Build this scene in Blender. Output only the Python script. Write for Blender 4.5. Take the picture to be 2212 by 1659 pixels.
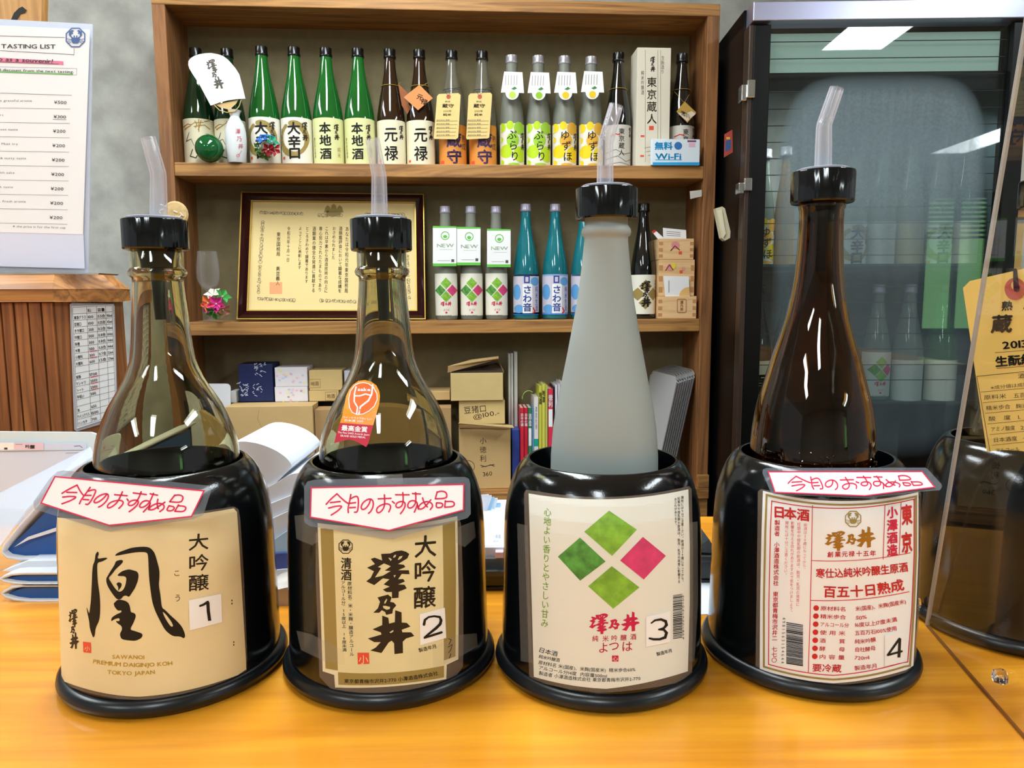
import bpy, bmesh, math, random
from math import sin, cos, pi, radians
from mathutils import Vector, Matrix
from mathutils.geometry import tessellate_polygon
random.seed(7)
SC = bpy.context.scene
COL = SC.collection
for _o in list(bpy.data.objects): bpy.data.objects.remove(_o)

# ------------------------------------------------------------------ camera
F, PITCH, ROLL, H = 1600.0, 0.11809, -0.00504, 0.24934   # image 2212 x 1659; heights are above the counter top
CX, CY = 1106.0, 829.5
Z0 = 0.90                                                 # counter top above the floor
cd = bpy.data.cameras.new('camera'); cam = bpy.data.objects.new('camera', cd); COL.objects.link(cam)
cd.sensor_fit = 'HORIZONTAL'; cd.sensor_width = 36.0; cd.lens = 36.0 * F / 2212.0
cd.clip_start = 0.02; cd.clip_end = 60
cam.matrix_world = Matrix.Translation((0, 0, H + Z0)) @ Matrix.Rotation(pi / 2 - PITCH, 4, 'X') @ Matrix.Rotation(ROLL, 4, 'Z')
SC.camera = cam
# ------------------------------------------------------------------ world, light, exposure
w = bpy.data.worlds.new('world'); SC.world = w; w.use_nodes = True
w.node_tree.nodes['Background'].inputs[0].default_value = (0.88, 0.95, 1.0, 1)
w.node_tree.nodes['Background'].inputs[1].default_value = 0.36
SC.view_settings.view_transform = 'Standard'; SC.view_settings.look = 'None'
SC.view_settings.exposure = 0.12; SC.view_settings.gamma = 1.0; SC.view_settings.use_curve_mapping = False
PANEL_POWER = 17.5
CEIL = 1.52
PANELS = [(-1.75, .92), (-1.75, -1.6), (-.30, .92), (-.30, -1.6), (1.66, .10), (3.70, -2.8)]
SC.cycles.max_bounces = 14; SC.cycles.transmission_bounces = 14; SC.cycles.transparent_max_bounces = 24
SC.cycles.glossy_bounces = 5; SC.cycles.diffuse_bounces = 4; SC.cycles.sample_clamp_indirect = 6.0
SC.cycles.use_denoising = True

# ------------------------------------------------------------------ geometry of the view
def ray(x, y):
    a, b = x - CX, y - CY
    cr, sr = cos(ROLL), sin(ROLL)
    a, b = a * cr + b * sr, -a * sr + b * cr
    c, s = cos(PITCH), sin(PITCH)
    return Vector((a / F, c + (-b / F) * s, -s + (-b / F) * c))
O = Vector((0, 0, H))
def at_y(x, y, Y):
    d = ray(x, y); return O + d * (Y / d.y)
def at_z(x, y, z=0.0):
    d = ray(x, y); return O + d * ((z - H) / d.z)
YAW, DS = 0.06972, 1.90
SX = Vector((cos(YAW), sin(YAW), 0)); SY = Vector((-sin(YAW), cos(YAW), 0))
def S(u, v, z): return Vector((0, DS, 0)) + SX * u + SY * v + Vector((0, 0, z))
def at_s(x, y, v):
    """a pixel on the plane v metres behind the shelf's front: (u, z)"""
    d = ray(x, y); p0 = S(0, v, 0); t = SY.dot(p0 - O) / SY.dot(d); P = O + d * t
    return (P - Vector((0, DS, 0))).dot(SX), P.z
def plane_map(p0, n):
    p0 = Vector(p0); n = Vector(n).normalized()
    def M(x, y, off=0.0):
        d = ray(x, y); t = n.dot(p0 + n * off - O) / n.dot(d); return O + d * t
    return M
def shelf_map(v):
    return plane_map(S(0, v, 0), -SY)
def body_map(C, prof):
    """pixel -> point on the upright surface of revolution with radius prof(z) about C"""
    def M(x, y, off=0.0):
        d = ray(x, y); r = prof(0.07) + off
        for _ in range(7):
            ox, oy = O.x - C[0], O.y - C[1]
            A = d.x * d.x + d.y * d.y; B = ox * d.x + oy * d.y; Cc = ox * ox + oy * oy - r * r
            disc = B * B - A * Cc
            t = (-B - math.sqrt(max(disc, 0))) / A
            P = O + d * t
            r = prof(P.z) + off
        return P
    return M

# ------------------------------------------------------------------ materials
def lin(c):
    c = c / 255.0
    return c / 12.92 if c <= 0.04045 else ((c + 0.055) / 1.055) ** 2.4
def rgb(r, g, b): return (lin(r), lin(g), lin(b), 1)
_M = {}
def pbr(name, col, rough=0.5, metal=0.0, trans=0.0, ior=1.5, alpha=1.0, spec=0.5, coat=0.0, emit=None, es=0.0,
        noise=None, bump=None):
    """noise = (scale, amount, (sx,sy,sz)); bump = (scale, strength, distance, (sx,sy,sz))"""
    if name in _M: return _M[name]
    m = bpy.data.materials.new(name); m.use_nodes = True; nt = m.node_tree; b = nt.nodes['Principled BSDF']
    b.inputs['Base Color'].default_value = rgb(*col); b.inputs['Roughness'].default_value = rough
    b.inputs['Metallic'].default_value = metal; b.inputs['IOR'].default_value = ior
    b.inputs['Transmission Weight'].default_value = trans; b.inputs['Alpha'].default_value = alpha
    b.inputs['Specular IOR Level'].default_value = spec; b.inputs['Coat Weight'].default_value = coat
    b.inputs['Coat Roughness'].default_value = 0.05
    if emit: b.inputs['Emission Color'].default_value = rgb(*emit); b.inputs['Emission Strength'].default_value = es
    if noise or bump:
        tc = nt.nodes.new('ShaderNodeTexCoord')
    def tex(scale, sc, detail=4):
        mp = nt.nodes.new('ShaderNodeMapping'); mp.inputs['Scale'].default_value = sc
        nt.links.new(tc.outputs['Object'], mp.inputs['Vector'])
        n = nt.nodes.new('ShaderNodeTexNoise'); n.inputs['Scale'].default_value = scale; n.inputs['Detail'].default_value = detail
        nt.links.new(mp.outputs[0], n.inputs['Vector']); return n
    if noise:
        n = tex(noise[0], noise[2] if len(noise) > 2 else (1, 1, 1))
        r = nt.nodes.new('ShaderNodeMapRange'); r.inputs[1].default_value = 0.3; r.inputs[2].default_value = 0.7
        r.inputs[3].default_value = 1 - noise[1]; r.inputs[4].default_value = 1 + noise[1]
        nt.links.new(n.outputs['Fac'], r.inputs[0])
        h = nt.nodes.new('ShaderNodeHueSaturation'); h.inputs['Color'].default_value = rgb(*col)
        nt.links.new(r.outputs[0], h.inputs['Value']); nt.links.new(h.outputs[0], b.inputs['Base Color'])
    if bump:
        n = tex(bump[0], bump[3] if len(bump) > 3 else (1, 1, 1), 3)
        bp = nt.nodes.new('ShaderNodeBump'); bp.inputs['Strength'].default_value = bump[1]; bp.inputs['Distance'].default_value = bump[2]
        nt.links.new(n.outputs['Fac'], bp.inputs['Height']); nt.links.new(bp.outputs[0], b.inputs['Normal'])
    _M[name] = m; return m
def wood(name, c1, c2, axis, scale=1.0, rough=0.45, coat=0.0, knots=1.5):
    """grain runs along axis 0/1/2 of the object"""
    if name in _M: return _M[name]
    m = bpy.data.materials.new(name); m.use_nodes = True; nt = m.node_tree; b = nt.nodes['Principled BSDF']
    tc = nt.nodes.new('ShaderNodeTexCoord'); mp = nt.nodes.new('ShaderNodeMapping')
    sc = [14 * scale] * 3; sc[axis] = 0.9 * scale; mp.inputs['Scale'].default_value = sc
    nt.links.new(tc.outputs['Object'], mp.inputs['Vector'])
    n = nt.nodes.new('ShaderNodeTexNoise'); n.inputs['Scale'].default_value = 1.6; n.inputs['Detail'].default_value = 5
    n.inputs['Distortion'].default_value = knots
    nt.links.new(mp.outputs[0], n.inputs['Vector'])
    wv = nt.nodes.new('ShaderNodeMath'); wv.operation = 'MULTIPLY'; wv.inputs[1].default_value = 9.0
    nt.links.new(n.outputs['Fac'], wv.inputs[0])
    fr = nt.nodes.new('ShaderNodeMath'); fr.operation = 'PINGPONG'; fr.inputs[1].default_value = 1.0
    nt.links.new(wv.outputs[0], fr.inputs[0])
    mp2 = nt.nodes.new('ShaderNodeMapping'); sc2 = [260 * scale] * 3; sc2[axis] = 6 * scale; mp2.inputs['Scale'].default_value = sc2
    nt.links.new(tc.outputs['Object'], mp2.inputs['Vector'])
    n2 = nt.nodes.new('ShaderNodeTexNoise'); n2.inputs['Scale'].default_value = 1.0; n2.inputs['Detail'].default_value = 2
    nt.links.new(mp2.outputs[0], n2.inputs['Vector'])
    mx = nt.nodes.new('ShaderNodeMath'); mx.operation = 'MULTIPLY_ADD'; mx.inputs[1].default_value = 0.55
    nt.links.new(fr.outputs[0], mx.inputs[0])
    ad = nt.nodes.new('ShaderNodeMath'); ad.operation = 'MULTIPLY'; ad.inputs[1].default_value = 0.5
    nt.links.new(n2.outputs['Fac'], ad.inputs[0]); nt.links.new(ad.outputs[0], mx.inputs[2])
    cr = nt.nodes.new('ShaderNodeValToRGB'); cr.color_ramp.elements[0].color = rgb(*c1); cr.color_ramp.elements[1].color = rgb(*c2)
    cr.color_ramp.elements[0].position = 0.12; cr.color_ramp.elements[1].position = 0.82
    nt.links.new(mx.outputs[0], cr.inputs[0]); nt.links.new(cr.outputs[0], b.inputs['Base Color'])
    b.inputs['Roughness'].default_value = rough; b.inputs['Coat Weight'].default_value = coat; b.inputs['Coat Roughness'].default_value = 0.12
    bp = nt.nodes.new('ShaderNodeBump'); bp.inputs['Strength'].default_value = 0.12; bp.inputs['Distance'].default_value = 0.001
    nt.links.new(n2.outputs['Fac'], bp.inputs['Height']); nt.links.new(bp.outputs[0], b.inputs['Normal'])
    _M[name] = m; return m
def film(name, col, amount, rough=0.15, edge=0.0):
    """clear sheet: mostly see-through, a little haze, a gloss"""
    if name in _M: return _M[name]
    m = bpy.data.materials.new(name); m.use_nodes = True; nt = m.node_tree; b = nt.nodes['Principled BSDF']
    b.inputs['Base Color'].default_value = rgb(*col); b.inputs['Roughness'].default_value = rough
    t = nt.nodes.new('ShaderNodeBsdfTransparent'); mx = nt.nodes.new('ShaderNodeMixShader'); mx.inputs[0].default_value = amount
    nt.links.new(t.outputs[0], mx.inputs[1]); nt.links.new(b.outputs[0], mx.inputs[2])
    if edge:
        lw = nt.nodes.new('ShaderNodeLayerWeight'); lw.inputs['Blend'].default_value = 0.35
        ma = nt.nodes.new('ShaderNodeMath'); ma.operation = 'MULTIPLY_ADD'; ma.inputs[1].default_value = edge; ma.inputs[2].default_value = amount
        nt.links.new(lw.outputs['Facing'], ma.inputs[0]); nt.links.new(ma.outputs[0], mx.inputs[0])
    nt.links.new(mx.outputs[0], nt.nodes['Material Output'].inputs['Surface'])
    _M[name] = m; return m
def ink(name, r, g, b): return pbr('ink_' + name, (r, g, b), 0.55, spec=0.3)
def glass(name, col, rough=0.0): return pbr(name, col, rough, trans=1.0, ior=1.5)

# ------------------------------------------------------------------ objects
def thing(name, label, cat, loc=(0, 0, 0), rz=0.0, group=None):
    o = bpy.data.objects.new(name, None); COL.objects.link(o); o.location = loc; o.rotation_euler = (0, 0, rz)
    o.empty_display_size = 0.02
    o['label'] = label; o['category'] = cat
    if group: o['group'] = group
    return o
def tag(o, label, cat, group=None):
    o['label'] = label; o['category'] = cat
    if group: o['group'] = group
    return o
def root_inv(o):
    """world -> local of a part whose top-level thing has only a location and a z rotation"""
    while o.parent: o = o.parent
    return (Matrix.Translation(o.location) @ Matrix.Rotation(o.rotation_euler.z, 4, 'Z')).inverted()
class MB:
    def __init__(s): s.v = []; s.f = []; s.m = []; s.sm = []
    def add(s, vs, fs, mi=0, smooth=False):
        b = len(s.v); s.v += [Vector(q) for q in vs]
        for f in fs: s.f.append([b + i for i in f]); s.m.append(mi); s.sm.append(smooth)
        return s
    def box(s, x0, x1, y0, y1, z0, z1, mi=0, T=None):
        vs = [Vector((x, y, z)) for z in (z0, z1) for y in (y0, y1) for x in (x0, x1)]
        if T is not None: vs = [T @ q for q in vs]
        return s.add(vs, [(0, 2, 3, 1), (4, 5, 7, 6), (0, 1, 5, 4), (2, 6, 7, 3), (0, 4, 6, 2), (1, 3, 7, 5)], mi)
    def lathe(s, prof, n=32, mi=0, a0=0.0, a1=2 * pi, c=(0, 0, 0), T=None, ripple=None):
        full = abs(a1 - a0 - 2 * pi) < 1e-6; k = n if full else n + 1; vs = []; idx = []
        for (r, z) in prof:
            if r < 1e-6: idx.append([len(vs)] * k); vs.append(Vector((c[0], c[1], c[2] + z))); continue
            row = []
            for i in range(k):
                a = a0 + (a1 - a0) * i / n; rr = r * (ripple(i) if ripple else 1)
                row.append(len(vs)); vs.append(Vector((c[0] + rr * sin(a), c[1] - rr * cos(a), c[2] + z)))
            idx.append(row)
        fs = []
        for j in range(len(prof) - 1):
            for i in range(n):
                i2 = (i + 1) % k; q = [idx[j][i], idx[j][i2], idx[j + 1][i2], idx[j + 1][i]]; q2 = []
                for t in q:
                    if t not in q2: q2.append(t)
                if len(q2) > 2: fs.append(q2)
        if T is not None: vs = [T @ q for q in vs]
        return s.add(vs, fs, mi, True)
    def tube(s, pts, r, n=10, mi=0, caps=True):
        pts = [Vector(p) for p in pts]; rr = r if isinstance(r, (list, tuple)) else [r] * len(pts); rings = []; vs = []
        up = Vector((0, 0, 1))
        for i, p in enumerate(pts):
            d = ((pts[min(i + 1, len(pts) - 1)] - pts[max(i - 1, 0)])).normalized()
            a = d.cross(up if abs(d.z) < 0.95 else Vector((0, 1, 0))).normalized(); b = a.cross(d).normalized()
            rings.append(len(vs))
            for k in range(n): t = 2 * pi * k / n; vs.append(p + (a * cos(t) + b * sin(t)) * rr[i])
        fs = []
        for i in range(len(pts) - 1):
            for k in range(n):
                fs.append((rings[i] + k, rings[i] + (k + 1) % n, rings[i + 1] + (k + 1) % n, rings[i + 1] + k))
        if caps: fs.append(list(range(n))[::-1]); fs.append([rings[-1] + k for k in range(n)])
        return s.add(vs, fs, mi, True)
    def slab(s, front, back, mi=0):
        """two matching outlines joined: a sheet with thickness"""
        n = len(front); t = tessellate_polygon([[Vector(q) for q in front]])
        fs = [tuple(x) for x in t] + [tuple(n + i for i in reversed(x)) for x in t]
        fs += [(i, (i + 1) % n, n + (i + 1) % n, n + i) for i in range(n)]
        return s.add(list(front) + list(back), fs, mi)
    def build(s, name, mats, parent=None, bevel=0.0, world=False, auto=40):
        me = bpy.data.meshes.new(name)
        vs = s.v
        if world and parent is not None: I = root_inv(parent); vs = [I @ q for q in vs]
        me.from_pydata([tuple(q) for q in vs], [], s.f)
        if not isinstance(mats, (list, tuple)): mats = [mats]
        for m in mats: me.materials.append(m)
        for p, mi, sm in zip(me.polygons, s.m, s.sm): p.material_index = mi; p.use_smooth = sm
        bm = bmesh.new(); bm.from_mesh(me)
        if bevel:
            bmesh.ops.bevel(bm, geom=[e for e in bm.edges if len(e.link_faces) == 2 and e.calc_face_angle(0) > 0.6], offset=bevel, segments=2, affect='EDGES', profile=0.5)
        bmesh.ops.recalc_face_normals(bm, faces=bm.faces)
        for e in bm.edges:
            if len(e.link_faces) == 2 and e.calc_face_angle(0) > radians(auto): e.smooth = False
        bm.to_mesh(me); bm.free()
        o = bpy.data.objects.new(name, me); COL.objects.link(o)
        if parent is not None: o.parent = parent
        return o
def struct(o, label=None):
    o['kind'] = 'structure'
    if label: o['label'] = label
    return o
def copy_tree(o, parent=None):
    c = o.copy(); COL.objects.link(c); c.parent = parent
    for ch in CH.get(o.name, []): copy_tree(ch, c)
    return c
CH = {}
def note_children(o):
    CH[o.name] = [c for c in o.children]
    for c in o.children: note_children(c)

# ------------------------------------------------------------------ lettering
_G = {}
def glyphs(chars):
    obs = []
    for ch in sorted(set(chars)):
        if ch in ' \u3000' or ch in _G: continue
        c = bpy.data.curves.new('g', 'FONT'); c.body = ch; c.resolution_u = 2
        o = bpy.data.objects.new('g', c); COL.objects.link(o); obs.append((ch, o, c))
    bpy.context.view_layer.update(); dg = bpy.context.evaluated_depsgraph_get()
    for ch, o, c in obs:
        m = bpy.data.meshes.new_from_object(o.evaluated_get(dg))
        _G[ch] = ([(v.co.x, v.co.y) for v in m.vertices], [tuple(p.vertices) for p in m.polygons])
        bpy.data.meshes.remove(m)
    for ch, o, c in obs: bpy.data.objects.remove(o); bpy.data.curves.remove(c)
def is_wide(ch): return ord(ch) > 0x2E80
class Print:
    """flat print in a picture-like frame (x right, y down), later laid onto a surface"""
    def __init__(s): s.v = []; s.f = []; s.m = []; s.mats = []
    def mi(s, mat):
        if mat not in s.mats: s.mats.append(mat)
        return s.mats.index(mat)
    def raw(s, pts, faces, mat, lay=0):
        b = len(s.v); s.v += [(p[0], p[1], lay) for p in pts]; k = s.mi(mat)
        for f in faces: s.f.append([b + i for i in f]); s.m.append(k)
    def poly(s, pts, mat, holes=(), lay=0):
        loops = [[Vector((p[0], p[1], 0)) for p in L] for L in [pts, *holes]]
        flat = [(p.x, p.y) for L in loops for p in L]
        s.raw(flat, [tuple(t) for t in tessellate_polygon(loops)], mat, lay)
    def line(s, pts, wd, mat, lay=0, round_=True, closed=False):
        pts = [Vector((p[0], p[1])) for p in pts]
        if closed: pts = pts + [pts[0]]
        ws = wd if isinstance(wd, (list, tuple)) else [wd] * len(pts)
        L = []; R = []
        for i, p in enumerate(pts):
            a = (p - pts[i - 1]).normalized() if i else (pts[-1] - pts[-2] if closed else pts[1] - p).normalized()
            b = (pts[i + 1] - p).normalized() if i < len(pts) - 1 else (pts[1] - pts[0] if closed else p - pts[-2]).normalized()
            t = a + b; t = t.normalized() if t.length > 1e-6 else a
            n = Vector((-t.y, t.x)); k = max(0.45, abs(n.dot(Vector((-a.y, a.x))))); h = ws[i] / 2 / k
            L.append(p + n * h); R.append(p - n * h)
        n = len(pts)
        s.raw(L + R, [(i, i + 1, n + i + 1, n + i) for i in range(n - 1)], mat, lay)
        if round_ and not closed:
            for i in (0, n - 1):
                r = ws[i] / 2; s.poly([(pts[i].x + r * cos(2 * pi * k / 8), pts[i].y + r * sin(2 * pi * k / 8)) for k in range(8)], mat, lay=lay)
    def disc(s, x, y, rx, ry, mat, n=20, lay=0, rot=0, wob=0):
        s.poly([(x + rx * cos(t) * cos(rot) * (1 + wob * sin(3 * t + x)) - ry * sin(t) * sin(rot), y + rx * cos(t) * sin(rot) + ry * sin(t) * cos(rot) * (1 + wob * sin(2 * t + y))) for t in [2 * pi * k / n for k in range(n)]], mat, lay=lay)
    def ring(s, x, y, rx, ry, wd, mat, n=28, lay=0):
        s.line([(x + rx * cos(2 * pi * k / n), y + ry * sin(2 * pi * k / n)) for k in range(n)], wd, mat, lay, closed=True)
    def rect(s, x0, y0, x1, y1, mat, lay=0): s.poly([(x0, y0), (x1, y0), (x1, y1), (x0, y1)], mat, lay=lay)
    def glyph(s, ch, o, ax, ay, mat, bold=0.0, lay=0):
        if ch not in _G: return
        vs, fs = _G[ch]
        offs = [(0, 0)] if not bold else [(-bold, 0), (bold, 0), (0, bold), (0, -bold)]
        for dx, dy in offs:
            s.raw([(o[0] + ax[0] * (x + dx) + ay[0] * (y + dy), o[1] + ax[1] * (x + dx) + ay[1] * (y + dy)) for x, y in vs], fs, mat, lay)
    def text(s, t, A, B, h, mat, bold=0.0, sag=0.0, up=None, lay=0, slant=0.0):
        """from baseline point A to B, letters h tall"""
        A = Vector(A); B = Vector(B); adv = []
        for ch in t:
            if ch == ' ': adv.append((0.32, 0)); continue
            if ch == '\u3000': adv.append((1.0, 0)); continue
            if is_wide(ch): adv.append((1.0, 0)); continue
            vs = _G[ch][0]; x0 = min(v[0] for v in vs); x1 = max(v[0] for v in vs); adv.append((x1 - x0 + 0.09, x0 - 0.045))
        tot = sum(a for a, _ in adv); D = B - A; ln = D.length; em = min(ln / tot, h * 1.5); x = 0.0; ln = em * tot; D = D.normalized() * ln; d = D.normalized()
        for ch, (a, x0) in zip(t, adv):
            tt = (x + a / 2) / tot
            p = A + D * (x / tot); p.y += sag * 4 * tt * (1 - tt); q = Vector((d.x, d.y + sag * 4 * (1 - 2 * tt) / ln))
            upv = Vector(up) if up else Vector((q.y, -q.x)).normalized()
            ax = q * em; ay = upv * h + q * (slant * h)
            s.glyph(ch, p - ax * x0, ax, ay, mat, bold, lay)
            x += a
    def vtext(s, t, A, B, wd, mat, bold=0.0, lay=0, sx=1.0, lean=0.0):
        """downwards from A to B, cells wd wide"""
        A = Vector(A); B = Vector(B); n = len(t); D = (B - A) / n; d = D.normalized(); r = Vector((-d.y, d.x)) * -1
        r = Vector((1, lean)) if abs(d.x) < 0.5 else r
        for i, ch in enumerate(t):
            c = A + D * (i + 0.5); hh = D.length * 0.98
            ax = r * wd; ay = -d * hh
            if ch in 'ー―/（）()':
                ax2 = d * hh; ay2 = r * wd
                s.glyph(ch, c - ax2 * 0.5 - ay2 * 0.38, ax2, ay2, mat, bold, lay); continue
            if not is_wide(ch):
                vs = _G[ch][0] if ch in _G else [(0, 0), (1, 0)]
                m = (min(v[0] for v in vs) + max(v[0] for v in vs)) / 2
                s.glyph(ch, c - ax * m - ay * 0.36, ax, ay, mat, bold, lay); continue
            o = c - ax * 0.5 - ay * 0.38
            if ch in '、。': o = o + ax * 0.5 + ay * 0.5
            s.glyph(ch, o, ax, ay, mat, bold, lay)
    def shape(s, polys, box, dst, mat, lay=0):
        """outlines given in box=(x0,y0,x1,y1) laid into dst: a box or a function(u,v)"""
        x0, y0, x1, y1 = box
        if not callable(dst):
            a0, b0, a1, b1 = dst; fn = lambda u, v: (a0 + (a1 - a0) * u, b0 + (b1 - b0) * v)
        else: fn = dst
        for out, holes in polys:
            cv = lambda L: [fn((x - x0) / (x1 - x0), (y - y0) / (y1 - y0)) for x, y in L]
            s.poly(cv(out), mat, [cv(h) for h in holes], lay)
    def build(s, name, M, parent, off=0.0004, lift=0.00012, cut=None, world=True, cuty=None):
        me = bpy.data.meshes.new(name); me.from_pydata(s.v, [], s.f)
        for m in s.mats: me.materials.append(m)
        for p, k in zip(me.polygons, s.m): p.material_index = k
        bm = bmesh.new(); bm.from_mesh(me)
        if cut:
            xs = [v[0] for v in s.v]; x = math.floor(min(xs) / cut) * cut + cut
            while x < max(xs):
                bmesh.ops.bisect_plane(bm, geom=bm.verts[:] + bm.edges[:] + bm.faces[:], plane_co=(x, 0, 0), plane_no=(1, 0, 0)); x += cut
        if cuty:
            ys = [v[1] for v in s.v]; y = math.floor(min(ys) / cuty) * cuty + cuty
            while y < max(ys):
                bmesh.ops.bisect_plane(bm, geom=bm.verts[:] + bm.edges[:] + bm.faces[:], plane_co=(0, y, 0), plane_no=(0, 1, 0)); y += cuty
        I = root_inv(parent) if (world and parent is not None) else Matrix()
        eye = I @ O
        for v in bm.verts: v.co = I @ Vector(M(v.co.x, v.co.y, off + lift * v.co.z))
        bm.normal_update()
        if world: flip = [f for f in bm.faces if f.normal.dot(eye - f.calc_center_median()) < 0]
        else: flip = [f for f in bm.faces if f.normal.y > 0]
        bmesh.ops.reverse_faces(bm, faces=flip)
        bm.to_mesh(me); bm.free()
        o = bpy.data.objects.new(name, me); COL.objects.link(o); o.parent = parent
        return o
def sheet(name, outline, M, mats, parent, off, thick=0.0002, cut=None, world=True, holes=()):
    """a sheet of paper or film with thickness that follows the surface M"""
    P = Print(); P.poly(outline, mats, holes)
    o = P.build(name, M, parent, off=off, cut=cut, world=world, cuty=(cut * 1.6 if cut else None))
    md = o.modifiers.new('thickness', 'SOLIDIFY'); md.thickness = thick; md.offset = -1
    return o
def chaikin(pts, it=2, closed=True):
    pts = [Vector((p[0], p[1])) for p in pts]
    for _ in range(it):
        out = [] if closed else [pts[0]]
        n = len(pts)
        for i in range(n if closed else n - 1):
            a, b = pts[i], pts[(i + 1) % n]; k = .22 if closed else .25
            out += [a.lerp(b, k), a.lerp(b, 1 - k)]
        if not closed: out.append(pts[-1])
        pts = out
    return [(p.x, p.y) for p in pts]
def rounded(x0, y0, x1, y1, r, n=4):
    out = []
    for cx, cy, a in ((x1 - r, y0 + r, -90), (x1 - r, y1 - r, 0), (x0 + r, y1 - r, 90), (x0 + r, y0 + r, 180)):
        for k in range(n + 1): t = radians(a + 90 * k / n); out.append((cx + r * cos(t), cy + r * sin(t)))
    return out
# ================================================================== materials used by many things
BLACKP = pbr('black_plastic', (10, 13, 15), 0.13, spec=0.55, bump=(900, 0.10, 0.0004))
BLACKR = pbr('black_rubber', (17, 20, 23), 0.30, spec=0.5)
BLACKC = pbr('black_cap', (9, 12, 13), 0.10, spec=0.6)
CLEARP = glass('clear_plastic', (236, 236, 240), 0.06)
MILK = pbr('milky_plastic', (196, 198, 212), 0.25, trans=0.3)
OLIVE = glass('olive_glass', (212, 208, 180))
AMBER = glass('amber_glass', (156, 112, 46))
CLEARG = glass('clear_glass', (246, 248, 246))
K = ink('black', 24, 20, 16); KB = ink('warm_black', 45, 34, 22); KG = ink('grey', 92, 86, 78); KD = ink('dark', 62, 52, 40)
RED = ink('red', 208, 44, 40); CRIM = ink('crimson', 205, 32, 78); PINKR = ink('marker', 222, 44, 84); STAMP = ink('stamp', 232, 84, 58)
GOLD = ink('gold', 168, 130, 44); GOLDD = ink('dull_gold', 160, 138, 76); GOLDB = ink('bright_gold', 200, 160, 50)
GREENT = ink('green_text', 130, 180, 40)
PAPER = pbr('paper_white', (246, 246, 246), 0.5); CREAM = pbr('paper_cream', (232, 214, 166), 0.5, noise=(30, 0.04))
FILM = film('laminate', (150, 135, 120), 0.30, 0.18); FILMC = film('laminate_clear', (140, 148, 160), 0.28, 0.12); TAPE = film('clear_tape', (205,205,198), 0.07, 0.2)
SPOUT = film('spout_plastic', (226,226,236), 0.13, 0.05, 0.60)
allchars = ("今月のおすすめ品大吟醸清酒原材料名米麹造アルコール分以上度未満東京都青梅市沢井小澤株式会社製年月純よつは日本国産精歩合内容量者心地よい香りとやさしい甘み"
 "飲酒は歳になってから妊娠中や授乳期の胎児乳児発育に影響を与える恐れがありますで気つけましょう開栓十ご注意くださいま"
 "創業元禄五寒仕込生原百熟成使用石万質純自社酵母要冷蔵蔵守辛口本地酒元禄ぷらりゆずほさわ音人無料豆猪徳利円酸ミノ値酛こう乃澤井凰昨風福二七〇―造最高金賞クインがし日一、。"
 "TASTINGLISTWi-FiNEWsaketheprcfousn¥0123456789().,:%/@-×・abcdefghijklmnopqrstuvwxyzABCDEFGHJKMOPQRUVXYZ!※&合壺煎ワハンカチトートシャツ手拭本中太小前掛夕新宿税込グラス表彰状和令元月よってここに局税國管内十"
 "あなた於頭書績おさめられたこれ平素技術向健全貢献するところきわめ顕著東義美人並並")
glyphs(allchars + 'も')

# ------------------------------------------------------------------ traced marks
# brush letters of the brewery mark, as outlines (down the page)
SAWA = [([(275,170),(400,165),(480,132),(560,122),(620,140),(665,170),(640,230),(590,260),(510,310),(590,320),(612,350),(510,395),(660,395),(668,450),(560,445),(510,520),(580,515),(605,550),(510,590),(600,595),(630,645),(520,690),(515,775),(425,780),(425,695),(350,695),(298,662),(395,620),(310,590),(390,520),(300,505),(180,600),(68,548),(130,500),(175,410),(80,360),(190,310),(130,240),(185,222),(290,260)],
 [[(315,300),(410,340),(325,400),(410,405),(300,470),(190,495),(275,365),(230,350)],[(375,225),(408,268),(425,245),(390,222)],[(440,215),(460,185),(485,180),(475,210),(450,225)],[(505,250),(530,205),(575,195),(555,230),(520,252)],[(447,465),(480,460),(460,498)]])]
NO = [([(225,770),(370,730),(420,770),(400,830),(450,840),(485,880),(440,930),(430,990),(345,1010),(330,970),(285,945),(250,980),(165,980),(230,920),(260,830)],
 [[(320,830),(350,785),(360,800),(335,852),(318,856)],[(300,885),(340,885),(400,900),(395,930),(350,940),(305,915)]])]
II = [([(290,1020),(375,1050),(385,1130),(465,1110),(470,945),(558,975),(560,1115),(630,1120),(682,1170),(560,1215),(570,1250),(690,1250),(735,1300),(620,1335),(575,1380),(578,1535),(460,1550),(455,1400),(420,1365),(380,1390),(280,1535),(125,1500),(200,1460),(270,1385),(180,1385),(90,1335),(280,1280),(270,1250),(155,1210),(290,1150)],
 [[(390,1250),(440,1218),(448,1235),(410,1262)]])]
SBX, NBX, IBX = (68,122,668,780), (165,730,485,1010), (90,945,735,1550)
def mark_v(P, x0, y0, x1, y1, mat, skew=0.0, lay=0):
    fn = lambda u, v: (x0 + (x1 - x0) * u + skew * v, y0 + (y1 - y0) * v)
    for sh in (SAWA, NO, II): P.shape(sh, (68,122,735,1550), fn, mat, lay)
def mark_h(P, bs, mat, lay=0):
    for sh, bx, b in zip((SAWA, NO, II), (SBX, NBX, IBX), bs): P.shape(sh, bx, b, mat, lay)
def mark_h1(P, x0, y0, x1, y1, mat, lay=0, rise=0.0):
    w_, h_ = x1 - x0, y1 - y0
    mark_h(P, [(x0, y0 + .08*h_, x0 + .38*w_, y1), (x0 + .38*w_, y0 + .3*h_ - rise/2, x0 + .62*w_, y0 + .8*h_ - rise/2), (x0 + .61*w_, y0 - rise, x1, y0 + .88*h_ - rise)], mat, lay)
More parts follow.
